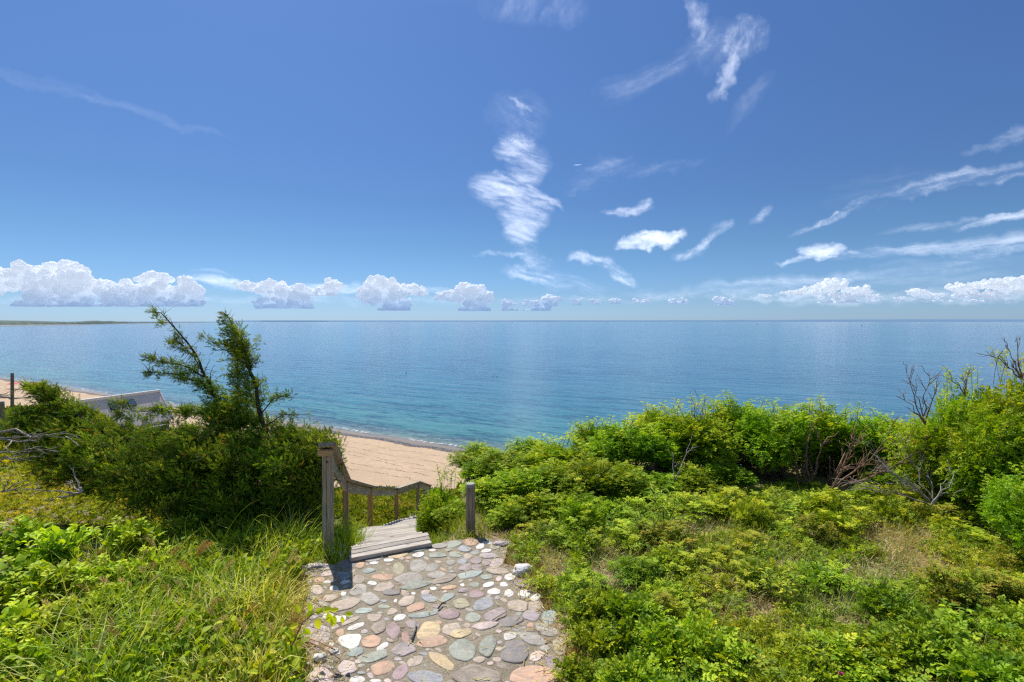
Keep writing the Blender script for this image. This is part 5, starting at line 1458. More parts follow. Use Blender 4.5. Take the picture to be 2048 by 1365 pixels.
def beam(name, p, q_, w_, mat, parent=house):
    d = (q_ - p).normalized(); s_ = d.cross(Vector((0, 0, 1))).normalized() * w_; uu = Vector((0, 0, w_))
    V = [p - s_ - uu, p + s_ - uu, p + s_ + uu, p - s_ + uu, q_ - s_ - uu, q_ + s_ - uu, q_ + s_ + uu, q_ - s_ + uu]
    return hmesh(name, V, [[0, 1, 2, 3], [7, 6, 5, 4], [0, 4, 5, 1], [1, 5, 6, 2], [2, 6, 7, 3], [3, 7, 4, 0]], mat, parent)
beam('ridge_trim', RL2 + Vector((0, 0, .10)), RR_ + rd * .1 + Vector((0, 0, .10)), .19, M_TRIM)
beam('rake_trim', RR_ + rd * .12, ER + rd * .12, .12, M_TRIM)
for px0, py0, px1, py1 in ((220, 809, 235, 820), (256, 802, 269, 812)):
    def onroof(px, py):
        d = Vector(((px - 1024) / F, 1, -(py - 643) / F)); o_ = Vector((0, 0, EYE)); k_ = (RR_ - o_).dot(nrm) / d.dot(nrm); return o_ + d * k_
    c = onroof((px0 + px1) / 2, (py0 + py1) / 2); sv = slope_v.normalized()
    def quad(w_, h_, up): return [c + nrm * up + rd * (sx_ * w_) + sv * (sy_ * h_) for sx_, sy_ in ((-1, -1), (1, -1), (1, 1), (-1, 1))]
    Vq = quad(.62, .60, .16) + quad(.62, .60, -.05)
    fr = hmesh('skylight', Vq, [[0, 1, 2, 3], [0, 4, 5, 1], [1, 5, 6, 2], [2, 6, 7, 3], [3, 7, 4, 0]], M_DARK)
    hmesh('pane', quad(.52, .50, .19), [[0, 1, 2, 3]], M_GLASS, fr)
# walls under the roof
b0, b1 = ER - pd * .35, EL - pd * .35; b0 = b0 - rd * .4; gz = -17.0
c0, c1 = RR_ + back + pd * .35 - rd * .4, RL2 + back + pd * .35
rr0 = RR_ - rd * .4
V = [Vector((v.x, v.y, z)) for v in (b0, b1, c1, c0) for z in (gz, b0.z - .1)]
V += [Vector((rr0.x, rr0.y, RR_.z - .3))]
hmesh('wall', V, [[0, 1, 3, 2], [2, 3, 5, 4], [4, 5, 7, 6], [6, 7, 8, 1, 0]], M_WALL)
# balcony with a white rail on the seaward side of the wall
bz = P(300, 846, b0.y - 1).z
bA = b0 - rd * 5.2 + pd * .1; bB = b0 + rd * .2 + pd * .1
bA.z = bB.z = b0.z - 1.4
bal = hmesh('balcony', [bA, bB, bB + pd * 1.3, bA + pd * 1.3], [[0, 1, 2, 3]], M_WALL)
beam('rail', bA + pd * 1.3 + Vector((0, 0, .9)), bB + pd * 1.3 + Vector((0, 0, .9)), .06, M_TRIM, bal)
for k in range(8): beam('baluster', (bA + pd * 1.3).lerp(bB + pd * 1.3, k / 7), (bA + pd * 1.3).lerp(bB + pd * 1.3, k / 7) + rd * .001 + Vector((0, 0, .9)), .03, M_TRIM, bal)
wn = hmesh('window', [b0 - rd * 3.2 + pd * .03 + Vector((0, 0, -1.3)), b0 - rd * 1.6 + pd * .03 + Vector((0, 0, -1.3)), b0 - rd * 1.6 + pd * .03 + Vector((0, 0, -.3)), b0 - rd * 3.2 + pd * .03 + Vector((0, 0, -.3))], [[0, 1, 2, 3]], M_TRIM)
hmesh('pane', [b0 - rd * 3.1 + pd * .05 + Vector((0, 0, -1.2)), b0 - rd * 1.7 + pd * .05 + Vector((0, 0, -1.2)), b0 - rd * 1.7 + pd * .05 + Vector((0, 0, -.4)), b0 - rd * 3.1 + pd * .05 + Vector((0, 0, -.4))], [[0, 1, 2, 3]], M_GLASS, wn)

# ------------------------------------------------------------------ beach things
def ray_at_z(px, py, z): 
    Y = (EYE - z) * F / (py - 643); return Vector(((px - 1024) / F * Y, Y, z))
def zb(p): return float(zbeach(p.x, p.y))
def on_beach(px, py):
    z = -17.0
    for _ in range(6):
        p = ray_at_z(px, py, z); z = zb(p)
    return ray_at_z(px, py, z)
def umbrella(px, py, r, h, mat, label):
    g = on_beach(px, py); o = empty('beach_umbrella', g, 0, label, 'umbrella')
    a = Acc(); a.add(tube_tmpl([(0, 0, -.1), (0, 0, h)], [.03, .025], 6), [(0, 0, 0)]); link('pole', a.mesh('pole', True), M_TRIM, o)
    V = [(0, 0, h + .02)]; Fc = []; n = 16
    for ring, (rr_, zz) in enumerate(((.5, -.12), (1.0, -.42))):
        for k in range(n):
            t = 2 * math.pi * k / n; sag = .06 if k % 2 and ring else 0
            V.append((math.cos(t) * r * rr_ * (1 - sag), math.sin(t) * r * rr_ * (1 - sag), h + zz * r))
    for k in range(n):
        k2 = (k + 1) % n; Fc.append([0, 1 + k, 1 + k2]); Fc.append([1 + k, 1 + n + k, 1 + n + k2, 1 + k2])
    me = bpy.data.meshes.new('canopy'); me.from_pydata(V, [], Fc); link('canopy', me, mat, o)
M_RED = simple_mat('red_canopy', (.65, .12, .11), (.75, .25, .22), 2, .7, .2, 0)
M_TEAL = simple_mat('teal_canopy', (.08, .33, .36), (.06, .27, .32), 2, .7, .2, 0)
umbrella(27, 778, 1.5, 2.0, M_RED, 'red beach umbrella on the sand at the far left behind the wooden pole')
umbrella(19, 763, .9, 1.8, M_TEAL, 'small teal beach umbrella near the water at the far left')
def driftlog(px0, py0, px1, py1, r, label):
    p, q_ = on_beach(px0, py0), on_beach(px1, py1); a = Acc()
    pts = [w_ - p + Vector((0, 0, r * .7)) for w_ in wiggle(p, q_, 6, r * .8, px0)]
    a.add(tube_tmpl(pts, [r, r * 1.05, r * .95, r * .9, r * .8, r * .7, r * .5], 8), [(0, 0, 0)])
    o = link('driftwood_log', a.mesh('driftwood_log', True), M_GREYBARK); o.location = p; tag(o, label, 'log')
driftlog(-40, 797, 20, 797, .35, 'thick driftwood log lying on the sand at the left edge'); driftlog(18, 799, 62, 796, .22, 'thinner driftwood log to the right of the wooden pole')

def person(px, py, label, Hh=1.72):
    g = on_beach(px, py); g.z = max(g.z, -18.35)
    root = empty('person', g, math.radians(20), label, 'person')
    J = {'pel': (0, 0, .93), 'sp': (0, 0, 1.15), 'ch': (0, 0, 1.36), 'nk': (0, 0, 1.48), 'hd': (0, .01, 1.58), 'ht': (0, .01, 1.70),
         'hl': (-.10, 0, .88), 'kl': (-.11, .03, .48), 'al': (-.12, 0, .08), 'tl': (-.13, .16, .03), 'hr': (.10, 0, .88), 'kr': (.13, .06, .48), 'ar': (.15, .02, .08), 'tr': (.16, .18, .03),
         'sl': (-.19, 0, 1.41), 'el': (-.26, -.03, 1.14), 'wl': (-.24, .06, .90), 'fl': (-.24, .09, .80), 'sr': (.19, 0, 1.41), 'er': (.28, -.02, 1.14), 'wr': (.26, .08, .90), 'fr': (.26, .11, .80)}
    Rr = {'pel': .14, 'sp': .125, 'ch': .15, 'nk': .055, 'hd': .09, 'ht': .065, 'hl': .095, 'kl': .06, 'al': .04, 'tl': .03, 'hr': .095, 'kr': .06, 'ar': .04, 'tr': .03,
          'sl': .065, 'el': .042, 'wl': .03, 'fl': .03, 'sr': .065, 'er': .042, 'wr': .03, 'fr': .03}
    E = [('pel', 'sp'), ('sp', 'ch'), ('ch', 'nk'), ('nk', 'hd'), ('hd', 'ht'), ('pel', 'hl'), ('hl', 'kl'), ('kl', 'al'), ('al', 'tl'), ('pel', 'hr'), ('hr', 'kr'), ('kr', 'ar'), ('ar', 'tr'),
         ('ch', 'sl'), ('sl', 'el'), ('el', 'wl'), ('wl', 'fl'), ('ch', 'sr'), ('sr', 'er'), ('er', 'wr'), ('wr', 'fr')]
    ks = list(J); me = bpy.data.meshes.new('body'); me.from_pydata([J[k] for k in ks], [(ks.index(a_), ks.index(b_)) for a_, b_ in E], [])
    o = link('body', me, simple_mat('skin', (.36, .20, .13), (.32, .17, .11), 5, .6, .3, 0), root)
    md = o.modifiers.new('Skin', 'SKIN'); sub = o.modifiers.new('Sub', 'SUBSURF'); sub.levels = sub.render_levels = 2
    for i, k in enumerate(ks):
        o.data.skin_vertices[0].data[i].radius = (Rr[k], Rr[k]); o.data.skin_vertices[0].data[i].use_root = (k == 'pel')
    for nm, keys, grow, mat in (('swimsuit', ('pel', 'hl', 'hr', 'sp'), .018, simple_mat('dark_cloth', (.03, .03, .05))), ('hair', ('hd', 'ht'), .022, simple_mat('dark_hair', (.03, .02, .015)))):
        kk = list(keys); me = bpy.data.meshes.new(nm)
        pts = [Vector(J[k]) + (Vector((0, -.02, .02)) if nm == 'hair' else Vector()) for k in kk]
        me.from_pydata([tuple(v) for v in pts], [(0, j) for j in range(1, len(kk))], [])
        c = link(nm, me, mat, root); c.modifiers.new('Skin', 'SKIN'); s2 = c.modifiers.new('Sub', 'SUBSURF'); s2.levels = s2.render_levels = 1
        for i, k in enumerate(kk): c.data.skin_vertices[0].data[i].radius = (Rr[k] + grow,) * 2; c.data.skin_vertices[0].data[i].use_root = (i == 0)
person(449, 818, 'person in dark swimwear standing at the water edge, seen between the juniper branches')

# boats and swimming birds
def boat(px, py, L_, label, rz, wake=0):
    p = ray_at_z(px, py, -18.0); o = empty('motor_boat', p, rz, label, 'boat')
    n = 7; V = []; Fc = []
    for i in range(n):
        t = i / (n - 1); w = L_ * .17 * (1 - t ** 3) + .02; x = L_ * (t - .5); sh = .06 * L_ * t
        V += [(x, -w, .11 * L_ + sh), (x, -w * .6, -.2), (x, w * .6, -.2), (x, w, .11 * L_ + sh)]
    for i in range(n - 1):
        for j in range(3): Fc.append([4 * i + j, 4 * i + 4 + j, 4 * i + 5 + j, 4 * i + 1 + j])
        Fc.append([4 * i + 3, 4 * i + 7, 4 * i + 4, 4 * i])
    Fc.append([0, 1, 2, 3]); me = bpy.data.meshes.new('hull'); me.from_pydata(V, [], Fc); link('hull', me, M_TRIM if wake else M_DARK, o)
    bm = bmesh.new(); bmesh.ops.create_cube(bm, size=1)
    for v in bm.verts: v.co = Vector((v.co.x * L_ * .26 * (1 if v.co.z < 0 else .8) - .05 * L_, v.co.y * L_ * .2, v.co.z * .16 * L_ + .2 * L_))
    bmesh.ops.bevel(bm, geom=bm.edges[:], offset=.02 * L_, segments=2, affect='EDGES')
    me = bpy.data.meshes.new('cabin'); bm.to_mesh(me); bm.free(); link('cabin', me, M_TRIM, o)
    if wake:
        V = []; Fc = []; m_ = 24
        for i in range(m_):
            t = i / (m_ - 1); w = L_ * (.15 + .35 * t); x = -L_ * .45 - t * wake
            V += [(x, -w, .05), (x, 0, .35 * (1 - t) + .08), (x, w, .05)]
        for i in range(m_ - 1): Fc += [[3 * i, 3 * i + 1, 3 * i + 4, 3 * i + 3], [3 * i + 1, 3 * i + 2, 3 * i + 5, 3 * i + 4]]
        me = bpy.data.meshes.new('wake'); me.from_pydata(V, [], Fc); w_ = link('wake', me, simple_mat('wake_foam', (.8, .82, .84), (.55, .65, .7), .3, .7, .2, 0)); w_.location = p; w_.rotation_euler[2] = rz
        tag(w_, 'white wake behind the ' + label.split(' on ')[0].split(' with ')[0].split(' leaving ')[0], 'wake')
boat(1513, 649, 16, 'dark motor boat with a short white wake on the horizon right of centre', 0, 30)
boat(1724, 652, 12, 'tiny dark boat on the far water towards the right', .8)
boat(2052, 649, 20, 'white speed boat leaving a long wake at the right edge of the horizon', .05, 130)
boat(1436, 645, 26, 'very distant white boat on the horizon above the thicket', .1, 40)
def bird(px, py, lab, rz, L_=.9):
    p = ray_at_z(px, py, -18.0)
    bm = bmesh.new(); bmesh.ops.create_uvsphere(bm, u_segments=16, v_segments=10, radius=.5)
    for v in bm.verts: v.co = Vector((v.co.x * L_, v.co.y * L_ * .4, v.co.z * L_ * .35 + .10 + max(0, -v.co.x) * .1))
    r2 = bmesh.ops.create_uvsphere(bm, u_segments=10, v_segments=8, radius=.11 * L_, matrix=Matrix.Translation((.42 * L_, 0, .42 * L_)))
    bmesh.ops.create_cone(bm, segments=8, radius1=.08 * L_, radius2=.05 * L_, depth=.3 * L_, matrix=Matrix.Translation((.38 * L_, 0, .28 * L_)))
    me = bpy.data.meshes.new('water_bird'); bm.to_mesh(me); bm.free()
    for pl in me.polygons: pl.use_smooth = True
    o = link('water_bird', me, M_DARK); o.location = p; o.rotation_euler[2] = rz; tag(o, lab, 'bird')
bird(812, 746, 'dark water bird floating left of the water centre', .3, .55); bird(986, 753, 'dark water bird, left one of the pair near the water centre', 0, .45); bird(994, 754, 'dark water bird, right one of the pair near the water centre', 2.8, .45)

# ------------------------------------------------------------------ sky
SUN = Vector((-.39, .68, 1.155)).normalized()
EL_ = math.asin(SUN.z); AZ_ = math.atan2(SUN.x, SUN.y)      # azimuth from +Y towards +X
world = bpy.data.worlds.new('World'); scene.world = world; world.use_nodes = True
nt = world.node_tree; nt.nodes.clear(); b = NB(nt)
wout = nt.nodes.new('ShaderNodeOutputWorld'); bg = nt.nodes.new('ShaderNodeBackground')
sky = b.n('ShaderNodeTexSky'); sky.sky_type = 'NISHITA'; sky.sun_disc = False
sky.sun_elevation = EL_; sky.sun_rotation = AZ_ ; sky.altitude = 20; sky.air_density = 1.0; sky.dust_density = .25; sky.ozone_density = 2.6
tc = b.n('ShaderNodeTexCoord').outputs['Generated']
dv = b.vm('NORMALIZE', tc); dx, dy, dz = b.sep(dv)
D2 = 57.29578
E = b.m('MULTIPLY', b.m('ARCSINE', dz), D2)
# angular tint: clear maritime blue low down, upper sky brightened as added fill
skyc = b.vm('MULTIPLY', sky.outputs[0], b.ramp(b.mr(E, 0, 90, 0, 1, False), SKY_TINT))
nt.links.new(skyc, bg.inputs[0]); bg.inputs[1].default_value = SKY_K
nt.links.new(bg.outputs[0], wout.inputs[0])
world.cycles.sampling_method = 'MANUAL'; world.cycles.sample_map_resolution = 512

# ------------------------------------------------------------------ high thin clouds: sheets of ice cloud at altitude
def fbm2(x, y, oc=5, rgh=.55, seed=0):
    t = 0.; a_ = 1.; n_ = 0.
    for o in range(oc):
        t = t + a_ * vnoise(x * 2 ** o + o * 17.3, y * 2 ** o + o * 9.1, 1.0, seed + o); n_ += a_; a_ *= rgh
    return t / n_
def cirrus_mat():
    m, nt, out = newmat('ice_cloud'); b = NB(nt)
    at = b.n('ShaderNodeAttribute', attribute_name='vcol'); al = b.sep(at.outputs['Color'])[0]
    tr = b.n('ShaderNodeBsdfTransparent'); tl = b.n('ShaderNodeBsdfTranslucent'); tl.inputs[0].default_value = (.86, .90, .97, 1)
    mx = b.n('ShaderNodeMixShader'); nt.links.new(al, mx.inputs[0]); nt.links.new(tr.outputs[0], mx.inputs[1]); nt.links.new(tl.outputs[0], mx.inputs[2])
    nt.links.new(mx.outputs[0], out.inputs[0]); return m
M_CIR = cirrus_mat()
def cirrus(entries, ang, kx, ky, lo, hi, seed, label, step=2.2, warp=26, alt=7000.0, gain=1.0):
    """entries: px,py,rx,ry,tilt,strength; ang = direction of the fibres"""
    m_ = 1.5
    x0 = min(e[0] - max(e[2], e[3]) * m_ for e in entries); x1 = max(e[0] + max(e[2], e[3]) * m_ for e in entries)
    ymx = lambda e: (abs(math.sin(math.radians(e[4]))) * e[2] + e[3]) * m_ + 12
    y0 = min(e[1] - ymx(e) for e in entries); y1 = min(632, max(e[1] + ymx(e) for e in entries))
    X, Y = np.meshgrid(np.arange(x0, x1, step), np.arange(y0, y1, step))
    wx = X + (fbm2(X / 60, Y / 60, 4, .55, seed) - .5) * warp * 1.8; wy = Y + (fbm2(X / 60, Y / 60, 4, .55, seed + 20) - .5) * warp * 1.8
    wx2 = wx + (fbm2(X / 18, Y / 18, 3, .6, seed + 40) - .5) * warp * .7; wy2 = wy + (fbm2(X / 18, Y / 18, 3, .6, seed + 60) - .5) * warp * .7
    env = np.zeros_like(X)
    for (cx, cy, rx, ry, tl, st) in entries:
        t = math.radians(-tl); dx_, dy_ = wx2 - cx, wy2 - cy
        u_ = (dx_ * math.cos(t) + dy_ * math.sin(t)) / (rx * 1.25); v_ = (-dx_ * math.sin(t) + dy_ * math.cos(t)) / (ry * 1.3)
        env = np.maximum(env, st * np.clip(1 - u_ ** 2 - v_ ** 2, 0, 1) ** .9)
    t = math.radians(-ang); fx_ = X * .5 + wx * .5; fy_ = Y * .55 + wy * .45; a_ = (fx_ * math.cos(t) + fy_ * math.sin(t)); c_ = (-fx_ * math.sin(t) + fy_ * math.cos(t))
    fb = fbm2(a_ * kx, c_ * ky, 6, .68, seed + 80); fb2 = fbm2(a_ * kx * 4, c_ * ky * 2.2, 4, .7, seed + 90)
    al = env * np.clip((fb - lo + .06) / (hi - lo + .06), .14, 1.2) * (.70 + .6 * np.clip((fb2 - .3) / .45, 0, 1))
    al = np.clip(1 - np.exp(-al * gain * .50), 0, .78) * np.clip(.35 + al * 1.2, 0, 1)
    dy = 643 - Y; D = (alt + 18 - EYE) * F / dy
    D = D * (1 + .0)
    V = np.stack([(X - 1024) / F * D, D, EYE + dy / F * D], -1)
    ny, nx = X.shape
    i = np.arange(ny - 1)[:, None] * nx + np.arange(nx - 1)[None]
    mxa = np.maximum(np.maximum(al[:-1, :-1], al[1:, :-1]), np.maximum(al[:-1, 1:], al[1:, 1:])).ravel() > .004
    q = np.stack([i, i + 1, i + 1 + nx, i + nx], -1).reshape(-1, 4)[mxa]
    used, inv = np.unique(q.ravel(), return_inverse=True)
    a = Acc(); a.V = [V.reshape(-1, 3)[used]]; a.L = [inv.ravel()]; a.T = [np.full(len(q), 4)]
    C = np.ones((len(used), 4)); C[:, 0] = al.ravel()[used]; a.C = [C]
    return tag(link('cloud', a.mesh('cloud', True), M_CIR), label, 'cloud', kind='structure')
cirrus([(1030, 295, 40, 24, 15, 1.0), (1055, 330, 40, 45, 0, .75), (1010, 385, 62, 34, -20, 1.15), (1050, 420, 50, 42, 0, 1.1), (1042, 462, 34, 28, 0, 1.05), (1085, 392, 46, 9, -38, .9)], -14, .012, .075, .12, .62, 3, 'white feathery cloud hanging in the middle of the sky', 1.8, 16, gain=1.05)
cirrus([(1036, 205, 30, 9, -42, .75), (1035, 222, 50, 45, -30, .26)], -30, .02, .06, .25, .6, 8, 'small bright streak of cloud above the feathery central cloud')
cirrus([(1305, 478, 60, 17, 8, 1.6)], 12, .02, .09, .15, .5, 11, 'compact bright white cloud right of the centre', 1.8, 22, gain=1.3)
cirrus([(1250, 421, 46, 9, 10, .9), (1285, 408, 20, 8, 35, .8)], 12, .02, .08, .25, .6, 13, 'small flat wisp above the compact bright cloud', 2, 16)
cirrus([(1185, 525, 44, 12, -10, 1.0), (1232, 545, 45, 12, -22, .8)], -18, .02, .08, .25, .6, 15, 'wispy white cloud low right of the centre', 2, 22)
cirrus([(1070, 520, 40, 18, -25, .55), (1015, 510, 60, 5, -6, .5), (1075, 556, 62, 18, -8, .75), (1150, 575, 60, 15, 0, .5)], -12, .015, .07, .25, .6, 17, 'pale wisps below the feathery central cloud', 2, 24)
cirrus([(1400, 40, 22, 46, 22, .75), (1425, 85, 55, 55, 0, .28), (1480, 85, 52, 36, 15, .8), (1512, 65, 28, 28, 0, .6), (1452, 150, 14, 55, -28, .85), (1430, 188, 16, 18, -30, .6)], 65, .016, .05, .12, .66, 21, 'swirling thin cloud high at the upper right', 1.9, 30, gain=.80)
cirrus([(1330, 140, 125, 22, 28, .42), (1280, 165, 90, 20, 12, .25)], 25, .008, .06, .3, .6, 23, 'faint veil trailing left from the swirling cloud', 2.4, 18, gain=.6)
cirrus([(1500, 200, 70, 14, 50, .22)], 50, .01, .05, .3, .6, 25, 'very faint arc of cloud below the swirling cloud', 2.6, 16)
cirrus([(1448, 458, 24, 11, 35, .7), (1418, 487, 40, 9, 38, .65), (1382, 508, 30, 9, 10, .65)], 30, .02, .08, .25, .6, 27, 'small curving wisp right of the compact bright cloud', 2, 18)
cirrus([(1522, 432, 26, 10, 38, .6)], 30, .02, .08, .25, .6, 29, 'tiny wisp in the right half of the sky', 2, 12)
cirrus([(1640, 500, 42, 15, 5, 1.4), (1590, 518, 42, 5, 8, .9), (1700, 507, 40, 5, 0, .5)], 8, .02, .08, .2, .55, 31, 'small puffy white cloud at the right with a flat tail', 1.8, 16)
cirrus([(1675, 430, 88, 6, 24, .95), (1720, 408, 36, 8, 20, .7)], 24, .01, .08, .25, .6, 33, 'narrow slanting streak of cloud at the right', 2, 14)
cirrus([(1900, 362, 130, 18, 12, .72), (2020, 342, 70, 16, 8, .6), (1760, 375, 120, 30, 14, .15)], 12, .008, .07, .28, .6, 35, 'long soft streak of cloud at the far right, upper one', 2.4, 18, gain=.75)
cirrus([(2010, 432, 90, 8, 14, 1.1), (1890, 450, 120, 8, 8, .4)], 12, .008, .09, .25, .6, 37, 'bright narrow streak cut by the right edge', 2.2, 12, gain=.75)
cirrus([(1840, 500, 130, 13, 4, .8), (2000, 488, 110, 20, 6, .85), (1740, 508, 80, 6, 2, .5)], 6, .006, .07, .25, .6, 39, 'long white band of cloud low at the right', 2.4, 14, gain=.75)
cirrus([(1620, 560, 260, 14, 5, .5), (1900, 530, 180, 18, 4, .35), (1420, 585, 160, 10, 2, .35), (1800, 565, 260, 20, 2, .25)], 5, .005, .07, .25, .6, 41, 'thin pale veil low above the horizon at the right', 3, 16)
cirrus([(1200, 350, 60, 22, 20, .40), (1310, 338, 80, 10, 12, .28), (1170, 375, 40, 8, 15, .3)], 18, .012, .06, .3, .62, 43, 'faint thin wisps right of the feathery central cloud', 2.4, 26)
cirrus([(230, 210, 210, 9, -16, .26), (70, 160, 110, 12, -12, .18)], -16, .005, .05, .2, .6, 45, 'long faint trail of cloud in the upper left sky', 3, 16)
cirrus([(450, 567, 90, 9, -7, .85), (430, 548, 50, 4, -8, .35)], -6, .01, .08, .2, .6, 47, 'flat streak of cloud between the two left cumulus clouds', 2, 12)
cirrus([(660, 578, 80, 12, 0, .7), (850, 582, 60, 9, -3, .6)], 0, .012, .07, .2, .6, 49, 'ragged haze of cloud linking the central cumulus clouds', 2, 14)
cirrus([(1560, 588, 130, 12, 2, .6), (1780, 596, 190, 12, 2, .6), (1960, 600, 150, 12, 0, .6)], 3, .012, .06, .15, .6, 61, 'hazy band of low cloud joining the right cumulus banks', 2.2, 14)
cirrus([(250, 600, 330, 8, 0, .35), (700, 600, 300, 9, 0, .35), (1150, 598, 200, 6, 0, .3)], 0, .01, .06, .2, .6, 63, 'thin haze of cloud behind the left cumulus row', 2.6, 12)
cirrus([(1060, 15, 100, 34, 0, .26)], 70, .014, .05, .3, .6, 51, 'faint cloud veil at the top centre of the sky', 3, 26)
cirrus([(2030, 268, 50, 12, 18, .4), (1990, 290, 60, 8, 14, .25)], 15, .01, .06, .25, .6, 53, 'faint wisp at the right edge of the sky', 2.6, 16)
cirrus([(1155, 330, 8, 1.0, 5, .7)], 5, .02, .1, 0, .3, 55, 'tiny bright dash of vapour trail right of the central cloud', .8, 1)

# ------------------------------------------------------------------ cumulus clouds above the horizon (solid puffy bodies, lit by the sun plus added emission)
def v3noise(p, sc, seed=0):
    x = p * sc; i = np.floor(x); f_ = x - i; f_ = f_ * f_ * (3 - 2 * f_)
    def h(a_, b_, c_):
        v = np.sin(a_ * 127.1 + b_ * 311.7 + c_ * 74.7 + seed * 19.19) * 43758.5453
        return v - np.floor(v)
    r = 0
    for dx_ in (0, 1):
        for dy_ in (0, 1):
            for dz_ in (0, 1):
                w = (f_[:, 0] if dx_ else 1 - f_[:, 0]) * (f_[:, 1] if dy_ else 1 - f_[:, 1]) * (f_[:, 2] if dz_ else 1 - f_[:, 2])
                r = r + w * h(i[:, 0] + dx_, i[:, 1] + dy_, i[:, 2] + dz_)
    return r
def cumulus_mat():
    m, nt, out = newmat('cumulus_cloud'); b = NB(nt)
    p = b.pos()
    n_ = b.noise(p, .004, 6, .65)
    lw = b.n('ShaderNodeLayerWeight'); lw.inputs[0].default_value = .35
    p_ = b.n('ShaderNodeBsdfDiffuse'); p_.inputs[0].default_value = (.60, .60, .61, 1); b.set(p_.inputs['Normal'], b.bump(n_, .6, 30))
    tl = b.n('ShaderNodeBsdfTranslucent'); tl.inputs[0].default_value = (.85, .88, .92, 1)
    m1 = b.n('ShaderNodeMixShader'); m1.inputs[0].default_value = .30; nt.links.new(p_.outputs[0], m1.inputs[1]); nt.links.new(tl.outputs[0], m1.inputs[2])
    # emission stands in for light scattered in cloud and air, bases shaded by height
    em = b.n('ShaderNodeEmission'); b.set(em.inputs[0], b.mix(b.mr(b.m('ADD', b.sep(p)[2], b.m('MULTIPLY', n_, 500.)), 760, 1850), (.28, .41, .64), (.64, .70, .79))); em.inputs[1].default_value = .50
    ad = b.n('ShaderNodeAddShader'); nt.links.new(m1.outputs[0], ad.inputs[0]); nt.links.new(em.outputs[0], ad.inputs[1])
    tr = b.n('ShaderNodeBsdfTransparent')
    z = b.sep(p)[2]
    edge = b.mr(lw.outputs['Facing'], .50, 1.0, 0, .92)
    oi = b.n('ShaderNodeObjectInfo').outputs['Color']
    th = b.m('ADD', edge, b.m('SUBTRACT', 1.0, b.sep(oi)[0]), clamp=True)
    m2 = b.n('ShaderNodeMixShader'); b.set(m2.inputs[0], th); nt.links.new(ad.outputs[0], m2.inputs[1]); nt.links.new(tr.outputs[0], m2.inputs[2])
    nt.links.new(m2.outputs[0], out.inputs[0]); return m
M_CUM = cumulus_mat()
def cumulus(blobs, base_py, label, D=21000.0, seed=0, opac=1.0):
    r = random.Random(seed * 7 + 1); bm = bmesh.new(); px2 = D / F
    for (cx, cy, rx, ry) in blobs:
        n_ = int(9 + 11 * rx / ry)
        for k in range(min(n_, 130)):
            a_ = r.uniform(0, 6.28); rad = math.sqrt(r.random()) * .82
            x = cx + rx * rad * math.cos(a_); y = cy - ry * rad * math.sin(a_)
            if k % 4 == 0 and cy + ry > base_py - 9: y = base_py - 1.0
            y = min(y, base_py - 1.0)
            s_ = ry * r.choice((r.uniform(.22, .34), r.uniform(.38, .60))) * (1.15 - .30 * rad)
            dp = r.uniform(-1, 1) * rx * .55 * px2 * math.sqrt(max(0, 1 - rad * rad))
            c = Vector(((x - 1024) * px2, D + dp, EYE + (643 - y) * px2))
            bmesh.ops.create_icosphere(bm, subdivisions=2, radius=s_ * px2, matrix=Matrix.Translation(c) @ Matrix.Diagonal((1.35, 1.35, .92, 1)))
    me = bpy.data.meshes.new('tmp'); bm.to_mesh(me); bm.free()
    o = bpy.data.objects.new('tmp', me); COL.objects.link(o)
    md = o.modifiers.new('r', 'REMESH'); md.mode = 'VOXEL'; md.voxel_size = max(10.0, 1.05 * px2)
    dg = bpy.context.evaluated_depsgraph_get(); m2 = bpy.data.meshes.new_from_object(o.evaluated_get(dg))
    bpy.data.objects.remove(o)
    n_ = len(m2.vertices)
    co = np.empty(n_ * 3, np.float32); m2.vertices.foreach_get('co', co); co = co.reshape(-1, 3).astype(float)
    no = np.empty(n_ * 3, np.float32); m2.vertex_normals.foreach_get('vector', no); no = no.reshape(-1, 3)
    d = np.zeros(n_)
    for sc_, am in ((1 / 300, 70), (1 / 130, 50), (1 / 60, 30), (1 / 30, 15)):
        v = v3noise(co, sc_, seed); d += (np.abs(2 * v - 1) - .33) * am * 1.5
    co += no * d[:, None]
    bz = EYE + (643 - base_py) * px2 + (v3noise(co * np.array([1, 1, .1]), 1 / 150, seed + 5) - .5) * 22
    low = co[:, 2] < bz; co[low, 2] = bz[low] + (co[low, 2] - bz[low]) * .12
    m2.vertices.foreach_set('co', co.astype(np.float32).ravel()); m2.update()
    m2.polygons.foreach_set('use_smooth', np.ones(len(m2.polygons), dtype=bool))
    o = link('cloud', m2, M_CUM); o.color = (opac, opac, opac, 1)
    return tag(o, label, 'cloud', kind='structure')
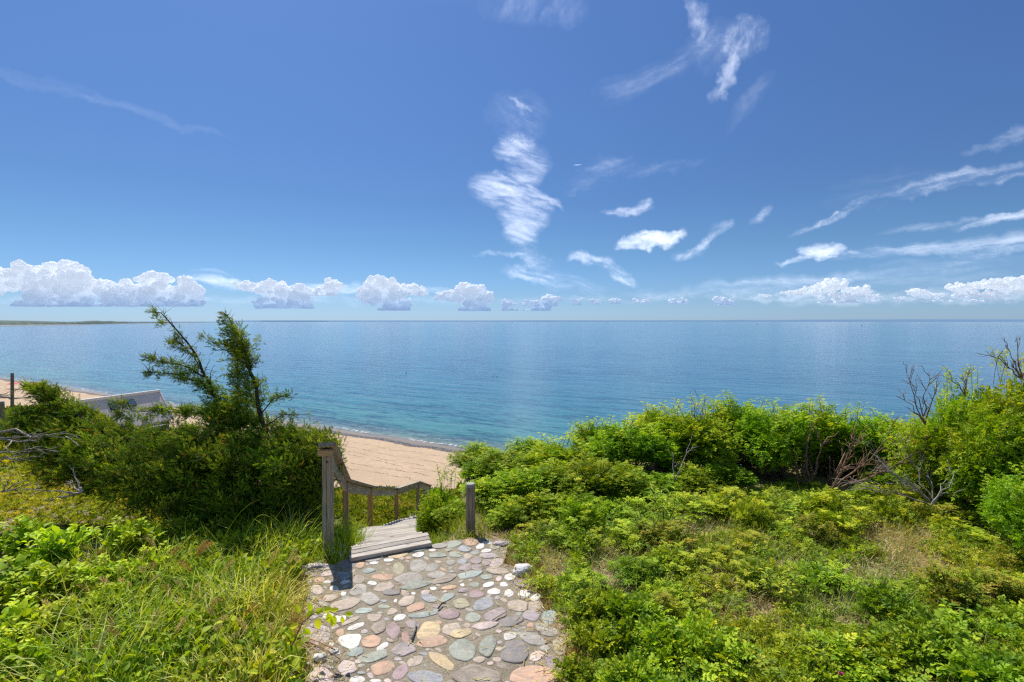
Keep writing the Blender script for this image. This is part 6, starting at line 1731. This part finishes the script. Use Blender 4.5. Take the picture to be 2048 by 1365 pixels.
CUMS = [
 ([(45, 548, 46, 26), (-30, 560, 60, 30), (110, 552, 55, 28), (160, 568, 45, 34), (95, 585, 60, 28), (150, 597, 55, 16)], 613, 'largest cumulus cloud at the far left horizon'),
 ([(245, 585, 48, 28), (310, 560, 34, 16), (300, 588, 52, 24), (345, 595, 46, 20), (372, 580, 30, 24), (380, 606, 34, 7)], 613, 'second cumulus cloud from the left, with a round knob'),
 ([(500, 572, 36, 9), (545, 580, 36, 18), (585, 594, 40, 24), (545, 606, 42, 12)], 617, 'cumulus cloud just right of the juniper leaders'),
 ([(520, 613, 14, 5)], 618, 'tiny cloudlet under the third cumulus cloud'),
 ([(665, 571, 20, 14), (640, 580, 36, 8)], 592, 'small bright puff left of the central cumulus'),
 ([(765, 570, 38, 20), (745, 590, 26, 22), (790, 600, 38, 20), (825, 580, 36, 13)], 621, 'cumulus cloud left of the centre with a tall head'),
 ([(938, 585, 30, 22), (965, 598, 24, 16), (900, 592, 34, 11), (945, 608, 28, 13)], 622, 'dome-shaped cumulus cloud near the centre'),
 ([(1018, 607, 20, 10)], 622, 'small puff right of the dome-shaped cumulus'), ([(1062, 609, 22, 9), (1102, 601, 22, 11), (1085, 610, 28, 8)], 622, 'low double puff right of the picture centre'),
 ([(1155, 602, 12, 5)], 611, 'little puff above the horizon, first right of the double puff'), ([(1192, 603, 16, 4)], 609, 'little flat puff above the horizon, second right of the double puff'), ([(1230, 603, 15, 4)], 609, 'little flat puff above the horizon, third right of the double puff'),
 ([(1283, 602, 22, 5)], 607, 'little flat puff above the horizon, fourth right of the double puff'), ([(1358, 603, 24, 5)], 608, 'little flat puff above the horizon, fifth right of the double puff'), ([(1440, 600, 18, 7), (1455, 606, 16, 5)], 611, 'little puff left of the big right cumulus bank')]
for k, (bl, bs_, lab) in enumerate(CUMS): cumulus(bl, bs_, lab, 21000., k + 1)
cumulus([(1670, 568, 30, 12), (1640, 580, 40, 10), (1590, 586, 34, 5), (1715, 582, 30, 10), (1680, 594, 46, 9), (1748, 594, 18, 6), (1530, 592, 16, 3)], 606, 'pinkish cumulus bank above the right horizon, left part', 24000., 31, .62)
cumulus([(1838, 585, 22, 8), (1870, 592, 26, 6), (1925, 576, 34, 11), (1985, 568, 36, 11), (2045, 572, 40, 17), (1960, 590, 60, 8), (1800, 597, 16, 3)], 604, 'pinkish cumulus bank above the right horizon, right part', 24000., 33, .62)

# sun
sl = bpy.data.lights.new('sun', 'SUN'); sl.energy = 5.8; sl.angle = math.radians(.53); sl.color = (1, .955, .89)
so = bpy.data.objects.new('sun', sl); COL.objects.link(so)
so.rotation_euler = (-SUN).to_track_quat('-Z', 'Y').to_euler(); so.location = (0, 0, 20)

# camera
cd = bpy.data.cameras.new('camera'); cam = bpy.data.objects.new('camera', cd); COL.objects.link(cam)
cd.lens = 18; cd.sensor_width = 36; cd.clip_start = .05; cd.clip_end = 900000
cam.location = (0, 0, EYE); cam.rotation_euler = (math.radians(90), 0, 0)
cd.shift_y = -39.5 / 2048
scene.camera = cam
scene.view_settings.view_transform = 'Standard'; scene.view_settings.look = 'None'; scene.view_settings.exposure = 0
scene.render.engine = 'CYCLES'
scene.cycles.use_denoising = False; scene.cycles.pixel_filter_type = 'BLACKMAN_HARRIS'; scene.cycles.filter_width = 1.3
scene.cycles.max_bounces = 6; scene.cycles.transparent_max_bounces = 4
